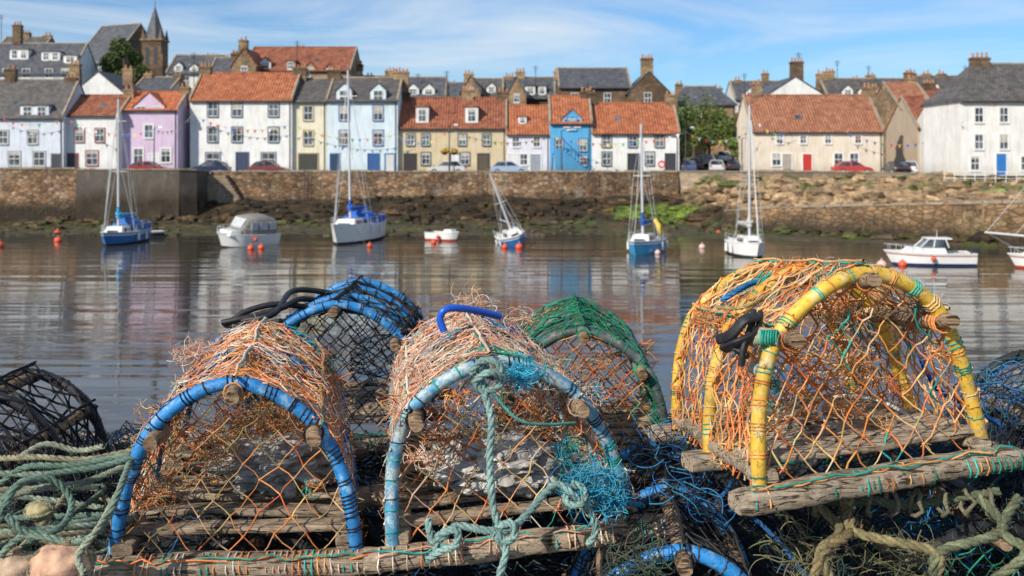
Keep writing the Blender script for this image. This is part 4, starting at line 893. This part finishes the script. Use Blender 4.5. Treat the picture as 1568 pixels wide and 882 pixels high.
def creel(C,Hh,pipe,roofc,endc,skew=0,nsu=40,nsv=40,twr=.0016,hoops=(.04,.5,.96),pr=.0125,wood=(.42,.33,.25),barr=.015,weight=None,endnet=True,inner=True,wraps=BLACK,fray=.35,name='lobster_creel',low=False,sagk=1.0,second=False,big=1.0):
    FL,FR,BL,BR=[Vector((c[0],c[1],H+c[2])) for c in C]
    e=empty(name,tuple(FL)); O=FL; bars=BARS
    def S(u,t,h):
        a=FL.lerp(FR,u+.5); b_=BL.lerp(BR,u+.5); p=a.lerp(b_,t); return p+Vector((skew*h,0,Hh*h))-O
    WID=(FR-FL).length; LEN=(BL-FL).length
    mb=MB()
    for t in (0.0,.5,1.0): plank(mb,S(-.55,t,-.03),S(.55,t,-.03),.055,.034,wood)
    for u in (-.42,.42): plank(mb,S(u,.02,.055),S(u,.98,.055),.045,.022,wood)
    for t in np.linspace(.1,.9,7 if not low else 3): plank(mb,S(-.44,t+R.uniform(-.015,.015),.10),S(.44,t+R.uniform(-.015,.015),.10),.045,.014,tuple(c*.95 for c in wood),16)
    for s in bars:
        x,h=hoop(s); stick(mb,S(x*.94*.9,-.045,h*.965),S(x*.94*.9,1.02,h*.965),barr)
    mb.obj('wooden_base_and_bars',e)
    mb=MB()
    wob={t:(R.uniform(-1,1),R.uniform(0,6)) for t in hoops}
    def HP(s,t,off=1.0):
        x,h=hoop(s); a,ph=wob[t]; return S(x*.9*(1+.02*math.sin(s*7+ph))*off+.012*a*h,t+.014*math.sin(s*9+ph),h*off*(1+.012*math.sin(s*13+ph)))
    for t in hoops:
        mb.tube([HP(s,t) for s in np.linspace(0,1,56)],[pr*(1+.06*noise.noise(Vector((s*20,t*9,WID*30)))) for s in np.linspace(0,1,56)],pipe,12)
    mb.obj('hoops',e)
    mb=MB()
    for t in hoops:
        for s in np.linspace(.03,.97,int(24)):
            s+=R.uniform(-.015,.015); s=min(.98,max(.01,s)); c=HP(s,t); c2=HP(min(1,s+.012),t); d=(c2-c).normalized(); u=d.orthogonal().normalized(); v=d.cross(u); cc=pick(wraps)
            nn=R.choice([1,1,2,3]); pch=R.uniform(.003,.010)
            pts=[c+d*(k*pch/6)+(u*math.cos(k*1.047)+v*math.sin(k*1.047))*(pr+.0016) for k in range(6*nn+1)]
            mb.tube(pts,.0015,M_TWINE,4,cc,False)
            if R.random()<.35 and fray: frays(mb,[(pts[-1],cc)],5,.022)
    for s in bars:
        x,h=hoop(s)
        for t in hoops:
            c=S(x*.94*.9,t,h*.965); cc=pick(roofc+wraps)
            for k in range(4):
                rr=barr*1.12; oy=(k-1.5)*.012
                pts=[c+Vector((math.cos(a*.6283)*rr,oy+math.sin(a*.6283+k)*.004,math.sin(a*.6283)*rr)) for a in range(11)]
                mb.tube(pts,.0017,M_TWINE,5,cc,False)
    for u in np.linspace(-.5,.5,22):
        c=S(u,0,-.03); cc=pick(TEAL+roofc) 
        if R.random()<.7:
            pts=[c+Vector((.006*k/4+R.gauss(0,.001),math.cos(k*.785)*.031,math.sin(k*.785)*.02)) for k in range(9*R.choice([1,2]))]
            mb.tube(pts,.0015,M_TWINE,4,cc,False)
    for k in range(2):
        pts=[S(u,-.035+R.gauss(0,.006),.03+R.gauss(0,.012)) for u in np.linspace(-.5,.5,24)]; mb.tube(cat(pts,2),.0018,M_TWINE,4,pick(TEAL if k else roofc),False)
    mb.obj('lashings',e)
    mb=MB()
    nh=len(hoops)-1
    def gg(s,t,lift=1.0):
        x,h=hoop(s); f=(t*nh)%1; k=math.sin(math.pi*f)*sagk
        cx,ch=chord(s); kk=.75*k+.15; x=x+(cx-x)*kk; h=h+(ch-h)*kk
        nz=noise.noise(Vector((s*7,t*5,Hh*9+WID))); sag=.03*k*abs(math.sin(math.pi*min(1,abs(s-.5)/.5*2)))
        return S(x*.9*(1.045-.03*k)*lift+nz*.012,hoops[0]+(hoops[-1]-hoops[0])*t,h*(1.045*lift)-sag+.02*nz)
    def patch(u,v,c):
        n_=noise.noise(Vector((u*6,v*4,WID*20))); n2_=noise.noise(Vector((u*5,v*5,WID*50+9)))
        if n_>.42: return pick(TEAL)
        if n2_>.5: return pick(BLUES)
        return c
    pt=patch if roofc not in (BLACK,GREEN,DMIX) else None
    net(mb,gg,nsu,nsv,twr,roofc,.0028,.02,.0018,1.8,pt,fray,.022)
    if second:
        net(mb,lambda s,t: gg(.20+.6*s,t,1.02),int(nsu*.55),int(nsv*1.1),twr*.9,roofc,.003,.05,.0018,1.6,pt,fray,.022,par=1)
    for s in bars:
        x,h=hoop(s); pts=[S(x*.9,t,h*1.06) +Vector((R.gauss(0,.002),0,R.gauss(0,.002))) for t in np.linspace(0,1,14)]; mb.tube(pts,.003,M_TWINE,5,pick(roofc),False)
        pts=[S(x*.9+R.gauss(0,.01),t,h*1.05) for t in np.linspace(0,1,24)]; mb.tube(pts,.0018,M_TWINE,5,pick(TEAL if pt else roofc),False)
    if endnet:
        for te,dr in ((hoops[0],1),(hoops[-1],-1)):
            nu2,nv2=int(WID/(.024*big)),int(Hh/(.026*big))
            def ge(u,v):
                w_=hwid(v)*.9; x=(u-.5)*1.0
                x=max(-w_,min(w_,x)); bul=.05*math.sin(math.pi*(v))*math.cos(math.pi*x/1.0)
                n_=noise.noise(Vector((u*4,v*4,te*9+WID))); n2_=noise.noise(Vector((u*3,v*3,te*5+WID*7)))
                return S(x+.02*n2_*math.sin(math.pi*v),te+dr*(bul*1.2)+.02*n_,v*.99-.02*abs(n2_)*math.sin(math.pi*v))
            net(mb,ge,nu2,nv2,twr*.95,endc,.0032,.06,.0025,1.8,patch if endc is not BLACK else None,fray*.4,.016)
    if inner:
        for sgn,t0 in ((-1,.3),(1,.68)):
            def gi(a,v):
                an=a*2*math.pi; r0=.36*(1-v)+.13*v
                return S(sgn*(.44-.42*v),t0+math.cos(an)*r0*.45,.42+math.sin(an)*r0*(.9))
            net(mb,gi,20,8,twr*.85,endc,.003,.04,.002,1.6,None,.15,.02)
        def gm(u,v):
            return S((u-.5)*.84,.5+.03*math.sin(u*9),.04+v*hwid(0)*1.6*(1-abs(u-.5)**2*2.2))
        net(mb,gm,18,11,twr*.85,endc,.004,.08,.002,1.6,None,.15,.02)
    mb.obj('netting',e)
    if weight:
        mb=MB(); c=S(weight[0],weight[1],.25); wc=weight[2]
        mb.sphere(tuple(c),.5,simple('concrete_weight',(wc,wc*.95,wc*.87),.95,.5,34,.008),44,28,(WID*.50,LEN*.32,.085),.55,nf=5.5); 
        for k in range(18):
            a=R.random()*6.28; q=R.random()*.8; mb.sphere((c.x+math.cos(a)*q*WID*.24,c.y+math.sin(a)*q*LEN*.15,c.z+.03),.02*R.uniform(.4,1.2),simple('pebble',(.36,.34,.31),.8,.3,20),8,6,(1.2,1,.6),.4)
        mb.obj('concrete_weight',e)
    return e,S,O
creel([(-.722,1.735,-.702),(-.250,1.745,-.695),(-.83,2.43,-.70),(-.375,2.43,-.70)],.30,M_BLUEP,PINKO+ORANGE[:3],DORANGE,0,36,54,.0015,weight=(.10,.45,.42),wraps=BLACK,fray=.35,second=True,big=1.1,wood=(.40,.32,.24))
creel([(-.236,1.735,-.689),(.262,1.87,-.680),(-.31,2.43,-.69),(.16,2.52,-.69)],.315,M_PALEBLUEP,PINKO,DORANGE+PINKO,-.05,36,54,.0016,weight=(-.02,.28,.54),wraps=TEAL+BLACK,wood=(.48,.38,.28),fray=.5,second=True,big=1.05)
creel([(.380,1.60,-.537),(.866,1.75,-.513),(.33,2.18,-.585),(.82,2.33,-.575)],.335,M_YELP,ORANGE,ORANGE,-.025,34,38,.0019,wraps=TEAL+ORANGE,wood=(.50,.41,.31),fray=.5,pr=.0125)
creel([(-.78,2.60,-.74),(-.22,2.68,-.74),(-.80,3.14,-.74),(-.22,3.20,-.74)],.35,M_BLUEP,BLACK,BLACK,.03,32,34,.0019,wraps=BLACK,fray=.05,endnet=True,hoops=(.04,.35,.68,.96))
creel([(-.06,2.52,-.77),(.42,2.46,-.77),(-.06,3.06,-.77),(.44,3.06,-.77)],.34,M_GREYP,GREEN,DORANGE,0,34,40,.0019,wraps=GREEN,fray=.1)
# lower tier
creel([(.06,1.62,-.93),(.46,1.60,-.95),(.10,2.25,-.93),(.50,2.2,-.95)],.30,M_BLUEP,BLACK,DMIX,.02,34,36,.0017,wraps=BLACK,fray=.0,inner=False,low=True,wood=(.3,.22,.16))
creel([(.62,1.72,-.93),(1.10,1.80,-.93),(.60,2.35,-.93),(1.08,2.42,-.93)],.27,M_BLACKP,DMIX,GREEN,.0,34,36,.0017,wraps=BLACK,fray=.0,inner=False,low=True,wood=(.2,.16,.12))
creel([(1.12,2.05,-.86),(1.62,2.02,-.86),(1.14,2.7,-.86),(1.66,2.7,-.86)],.34,M_BLACKP,DMIX,BLUES+BLACK,.0,34,36,.0019,wraps=BLACK,fray=.0,inner=True,low=True,wood=(.2,.16,.12))
creel([(-1.56,2.10,-.93),(-1.02,2.15,-.93),(-1.54,2.7,-.93),(-1.04,2.7,-.93)],.36,M_BLACKP,BLACK,BLACK,.0,20,20,.0032,wraps=BLACK,fray=.0,inner=False,low=True,wood=(.2,.16,.12),big=1.6)
creel([(-.75,1.62,-1.06),(-.25,1.66,-1.06),(-.75,2.3,-1.06),(-.25,2.3,-1.06)],.32,M_BLACKP,BLACK,BLACK,.0,26,26,.0019,wraps=BLACK,fray=.0,inner=False,low=True,wood=(.22,.17,.13))
# net heap
def hz(x,y):
    z=-.90+.20*math.exp(-((x-.47)/.14)**2-((y-2.3)/.35)**2)+.26*math.exp(-((x-1.5)/.4)**2-((y-2.6)/.4)**2)+.10*math.exp(-((x-.55)/.5)**2-((y-2.9)/.3)**2)+.06*math.exp(-((x+1.2)/.5)**2-((y-2.7)/.4)**2)
    z+=.06*noise.fractal(Vector((x*3.5,y*3.5,0)),1,2,3)
    edge=min(1,max(0,(y-1.35)/.3))*min(1,max(0,(3.42-y)/.25)); return -1.12+(z+1.12)*edge
e=empty('fishing_net_heap',(0,0,H)); mb=MB(); M_HEAP=simple('dark_folded_netting',(.018,.022,.024),.9,.6,60,.012)
xs=np.linspace(-2.6,2.8,150); yy=np.linspace(1.3,3.44,64); V=[(x,y,hz(x,y)-.03) for y in yy for x in xs]; nx=150
mb.add(V,[(j*nx+i,j*nx+i+1,(j+1)*nx+i+1,(j+1)*nx+i) for j in range(63) for i in range(nx-1)],M_HEAP,smooth=True); mb.obj('folded_netting',e)
mb=MB()
for k,(cols,rr) in enumerate([(BLACK,.0016),([(.03,.06,.05),(.05,.10,.08),(.02,.02,.025),(.11,.09,.06)],.0015),([(.01,.04,.10),(.02,.07,.20),(.015,.015,.02)],.0016)]):
    def gh(u,v):
        x=-1.9+3.9*u; y=1.42+1.85*v; x+=.08*noise.noise(Vector((u*20,v*10,k*7))); y+=.08*noise.noise(Vector((u*20,v*10,k*7+3)))
        return (x,y,hz(x,y)+.01+.06*abs(noise.noise(Vector((x*9,y*9,k*5)))))
    net(mb,gh,140,78,rr,cols,.005,.1,.003,1.6)
mb.obj('nets',e)
e=empty('rope_tangle_on_nets',(0,0,H)); mb=MB()
for i in range(26):
    x,y=R.uniform(.2,1.7),R.uniform(1.5,2.6); pts=[]; a=R.random()*6
    for k in range(7): a+=R.gauss(0,.7); x+=math.cos(a)*.09; y+=math.sin(a)*.07; y=max(1.45,min(3.2,y)); pts.append((x,y,hz(x,y)+.035+.02*R.random()))
    rope(mb,cat(pts),R.choice([.003,.004,.005]),R.choice([(.16,.12,.07),(.05,.10,.08),(.03,.13,.34),(.22,.17,.10),(.05,.14,.11),(.05,.05,.05)]))
for px0,px1,bb in [(1290,1245,.02),(1300,1430,-.05),(1500,1430,.05),(1240,1275,.03),(1560,1520,-.03)]:
    a=P(px0,762,1.72)-Vector((0,0,H)); b_=P(px1,890,1.62)-Vector((0,0,H)); m1_=a.lerp(b_,.33)+Vector((bb,-.03,0)); m2_=a.lerp(b_,.66)+Vector((-bb*.7,-.04,.015))
    rope(mb,cat([a,m1_,m2_,b_]),.0085,R.choice([(.27,.23,.12),(.18,.20,.12),(.24,.18,.09)]),var=.25,fuzz=2)
pts=[P(x,y,1.74)-Vector((0,0,H)) for x,y in [(1235,760),(1290,770),(1330,765),(1390,775),(1450,765),(1530,752)]]; rope(mb,cat(pts),.008,(.16,.19,.12),fuzz=1)
for k in range(8):
    x=1250+k*38; c=P(x,770,1.72)-Vector((0,0,H)); mb.tube([c+Vector((R.gauss(0,.004),math.cos(a*.7)*.02,math.sin(a*.7)*.022)) for a in range(10)],.004,M_ROPE,6,(.22,.2,.13),False)
mb.obj('ropes',e)
mb=MB()
for px,py,Y,r,c in [(1450,820,1.9,.05,BLUES),(1520,600,2.2,.05,BLUES+BLACK),(1050,760,1.85,.05,BLUES+BLACK),(1010,690,2.0,.05,BLUES+BLACK),(1230,850,1.7,.05,[(.14,.16,.08),(.2,.18,.1)]),(1380,860,1.7,.05,[(.14,.16,.08),(.2,.18,.1)]),(980,860,1.62,.04,[(.10,.10,.06),(.05,.1,.07)])]:
    tangle(mb,P(px,py,Y)-Vector((0,0,H)),r,70,c,.0011,(1.6,1,.7))
mb.obj('loose_twine',e)
# ---- aqua rope lashing on middle creel
e=empty('aqua_rope_lashing'); mb=MB(); AQ=(.27,.42,.39)
def Pr(l): return [P(*q) for q in l]
RR=.0068
rope(mb,cat(Pr([(745,560,1.76),(738,585,1.74),(752,640,1.71),(750,700,1.70),(753,760,1.69),(762,800,1.68),(775,815,1.67)])),RR,AQ,fuzz=2)
rope(mb,cat(Pr([(655,795,1.70),(662,830,1.68),(680,820,1.67),(700,805,1.67),(740,812,1.66),(775,812,1.66),(805,790,1.68),(835,755,1.72),(855,742,1.74),(880,760,1.74),(905,785,1.76),(912,815,1.76),(900,835,1.76)])),RR,AQ,fuzz=2)
rope(mb,cat(Pr([(668,850,1.68),(672,820,1.67),(700,812,1.66),(698,835,1.66),(672,845,1.66),(655,858,1.68)])),RR,AQ,fuzz=2)
rope(mb,cat(Pr([(760,810,1.66),(782,800,1.65),(788,822,1.65),(765,830,1.65),(758,812,1.65),(775,840,1.65),(765,880,1.64),(758,910,1.64)])),RR,AQ,fuzz=2)
rope(mb,cat(Pr([(720,572,1.75),(740,552,1.74),(765,560,1.74),(765,590,1.74),(740,600,1.73),(728,585,1.73),(750,570,1.72),(770,580,1.74)])),RR,AQ,fuzz=2)
rope(mb,cat(Pr([(865,742,1.76),(868,770,1.74),(890,772,1.74),(895,750,1.75),(875,740,1.75)])),RR,AQ,fuzz=2)
rope(mb,cat(Pr([(740,585,1.74),(790,640,1.72),(830,650,1.74),(880,648,1.80)])),.003,(.1,.3,.25))
rope(mb,cat(Pr([(885,740,1.77),(930,770,1.79),(960,770,1.83),(985,775,1.86)])),.006,(.05,.28,.5))
mb.obj('rope',e)
mb=MB(); tangle(mb,P(905,745,1.78),.036,230,AQUA,.0009,(1.2,.6,1)); tangle(mb,P(795,575,1.80),.024,150,AQUA,.0008,(1.9,.6,.7)); tangle(mb,P(935,765,1.8),.026,90,AQUA,.0008); tangle(mb,P(870,700,1.86),.028,60,AQUA+TEAL,.0009)
mb.obj('frayed_twine',e)
e=empty('orange_twine_bundles'); mb=MB()
for px,py,Y,r,n,c in [(720,466,2.42,.035,90,PINKO),(800,490,2.3,.025,50,PINKO),(240,760,1.78,.022,60,DORANGE),(250,640,1.82,.02,50,DORANGE),(290,540,2.3,.03,70,PINKO),(370,640,1.9,.04,110,DORANGE),(440,650,1.95,.04,110,DORANGE),(330,690,1.9,.03,60,DORANGE),(1085,490,1.95,.025,60,ORANGE),(1280,470,1.75,.03,60,ORANGE),(1390,500,1.9,.03,70,ORANGE),(1300,560,1.95,.035,80,DORANGE),(1230,600,1.9,.025,50,DORANGE),(1340,650,1.85,.02,50,DORANGE),(880,650,1.95,.02,40,ORANGE+TEAL),(650,560,2.0,.025,50,PINKO),(830,610,1.95,.022,40,PINKO),(1170,620,1.75,.014,40,TEAL),(1180,590,1.7,.014,40,TEAL),(1280,420,1.8,.02,40,PINKO+TEAL),(1420,470,1.8,.02,40,TEAL+ORANGE),(480,745,1.8,.016,40,TEAL+DORANGE),(640,700,1.76,.016,40,PINKO),(1290,625,1.8,.018,50,ORANGE),(385,545,2.1,.02,40,TEAL+PINKO),(700,610,1.8,.018,40,ORANGE),(915,600,1.85,.016,40,PINKO+AQUA),(620,640,1.8,.014,30,ORANGE),(1200,700,1.68,.012,30,TEAL),(1440,540,1.78,.018,50,ORANGE)]:
    tangle(mb,P(px,py,Y),r,n,c,.0009,(1.4,1,.6))
mb.obj('twine',e)
e=empty('bent_blue_pipe'); mb=MB(); mb.tube(cat(Pr([(680,508,2.06),(674,488,2.06),(682,474,2.06),(705,472,2.08),(740,478,2.12),(765,484,2.15)])),.0078,simple('bright_blue_plastic',(.01,.10,.55),.35,.1,10),10); mb.obj('pipe',e)
e=empty('black_hose'); mb=MB()
for l in [[(345,500,2.7),(375,478,2.72),(420,466,2.75),(470,470,2.8)],[(340,494,2.68),(370,488,2.68),(430,472,2.72),(460,458,2.8),(500,462,2.9)],[(370,492,2.66),(420,480,2.68),(450,445,2.9),(520,450,3.0)],[(345,497,2.7),(380,500,2.65),(430,492,2.6)]]: mb.tube(cat(Pr(l)),.0085,M_BLACKP,8)
mb.obj('hose',e)
e=empty('rubber_strap'); mb=MB()
for l in [[(1155,478,1.70),(1150,500,1.68),(1140,530,1.66),(1135,560,1.66)],[(1165,480,1.70),(1158,510,1.67),(1130,525,1.66),(1108,535,1.70)],[(1100,520,1.71),(1120,512,1.67),(1140,490,1.66),(1160,485,1.68)],[(1128,500,1.70),(1122,530,1.68),(1145,545,1.66)]]: mb.tube(cat(Pr(l)),.0075,M_BLACKP,8,sq=(1.2,.6))
mb.obj('strap',e); mb=MB(); 
for l,c in [([(1150,522,1.68),(1170,518,1.66),(1195,522,1.64)],(.34,.36,.26)),([(1155,508,1.68),(1178,512,1.66),(1200,512,1.65)],(.4,.34,.22)),([(1150,560,1.69),(1165,570,1.68),(1172,585,1.67)],(.5,.5,.46))]: mb.tube(cat(Pr(l)),.011,M_ROPE,8,c)
for k in range(7): x=1166+k*4; mb.tube([P(x+2*math.cos(a*.7),518+12*math.sin(a*.7),1.645+.012*math.cos(a*.7)) for a in range(10)],.002,M_TWINE,4,pick(TEAL))
mb.obj('rope_roll',e)
e=empty('blue_rope_on_creel'); mb=MB(); rope(mb,cat(Pr([(1105,460,2.0),(1130,445,2.0),(1160,432,2.05),(1200,435,2.0)])),.006,(.03,.22,.5)); rope(mb,cat(Pr([(1098,470,1.9),(1140,470,1.85),(1200,440,1.9),(1290,418,1.8),(1340,430,1.8)])),.004,(.45,.33,.15))
rope(mb,cat(Pr([(1400,520,2.2),(1430,590,2.2),(1480,620,2.2),(1530,650,2.2)])),.006,(.02,.10,.35)); mb.obj('rope',e)
e=empty('white_plastic_ring'); mb=MB(); mb.tube([P(1325,640,1.95)+Vector((math.cos(a*.2618)*.085,math.sin(a*.2618)*.10,math.sin(a*.26)*.02)) for a in range(25)],.004,simple('white_plastic',(.65,.62,.55),.5,.1),6); mb.obj('ring',e)
e=empty('coiled_rope'); mb=MB(); GC=[(.20,.28,.22),(.25,.31,.24),(.30,.33,.25),(.15,.23,.18),(.31,.29,.19)]
for k in range(16):
    cx,cy=-.93+R.uniform(-.05,.05),1.85+R.uniform(-.06,.06); rx=R.uniform(.08,.24); ry=R.uniform(.08,.22); ph=R.random()*6; z0=H-.82+.012*k; pts=[]
    for i in range(15):
        a=ph+i*.45; pts.append((cx+math.cos(a)*rx*(1+.15*math.sin(a*2+k)),cy+math.sin(a)*ry,z0+.025*math.sin(a*1.3+k)))
    rope(mb,cat(pts,4),.006,R.choice(GC),var=.2,fuzz=1)
for l in [[(0,702,1.9),(60,700,1.85),(130,704,1.85),(205,690,1.85),(215,700,1.8)],[(0,740,1.8),(40,715,1.8),(110,712,1.8),(200,696,1.8)],[(0,800,1.65),(10,760,1.68),(60,730,1.7),(150,715,1.72),(210,700,1.75)],[(30,700,1.95),(70,680,1.98),(120,690,1.98),(160,683,1.95)],[(0,850,1.6),(40,820,1.6),(120,830,1.6),(160,800,1.62),(185,745,1.66),(200,705,1.75)],[(130,880,1.55),(120,850,1.58),(150,810,1.6),(178,760,1.66)],[(5,780,1.62),(30,740,1.65),(80,735,1.68),(110,770,1.68),(90,810,1.62),(40,815,1.6),(10,790,1.6)],[(0,765,1.7),(60,748,1.72),(130,738,1.74),(190,715,1.78)],[(0,725,1.8),(70,726,1.8),(140,716,1.8),(195,702,1.8)]]:
    rope(mb,cat(Pr(l)),.006,R.choice(GC),var=.2,fuzz=2)
mb.obj('rope',e)
def ffloat(px,py,Y,r,col,sc):
    e=empty('fishing_float',tuple(P(px,py,Y))); mb=MB(); mb.sphere((0,0,0),r,simple('faded_float',col,.8,.5,30,.004),28,18,sc,.22); mb.cyl((r*.2,0,r*sc[2]*.85),r*.2,r*.3,M_WOOD,10,col=(.4,.3,.2)); mb.obj('float',e)
    mb=MB()
    for q in (0,1.3): 
        pts=[(r*sc[0]*1.03*math.cos(a*.2618),r*sc[1]*1.03*math.sin(a*.2618)*math.sin(q),r*sc[2]*1.03*math.sin(a*.2618)*math.cos(q)) for a in range(25)]; rope(mb,cat(pts,2),.003,(.3,.3,.2))
    mb.obj('line',e)
ffloat(95,866,1.60,.046,(.60,.36,.24),(1.05,1,.75)); ffloat(60,782,1.80,.020,(.38,.33,.18),(1.2,1,.8)); ffloat(20,872,1.62,.036,(.50,.36,.25),(1.2,1,.8))
print('objects',len(bpy.data.objects))
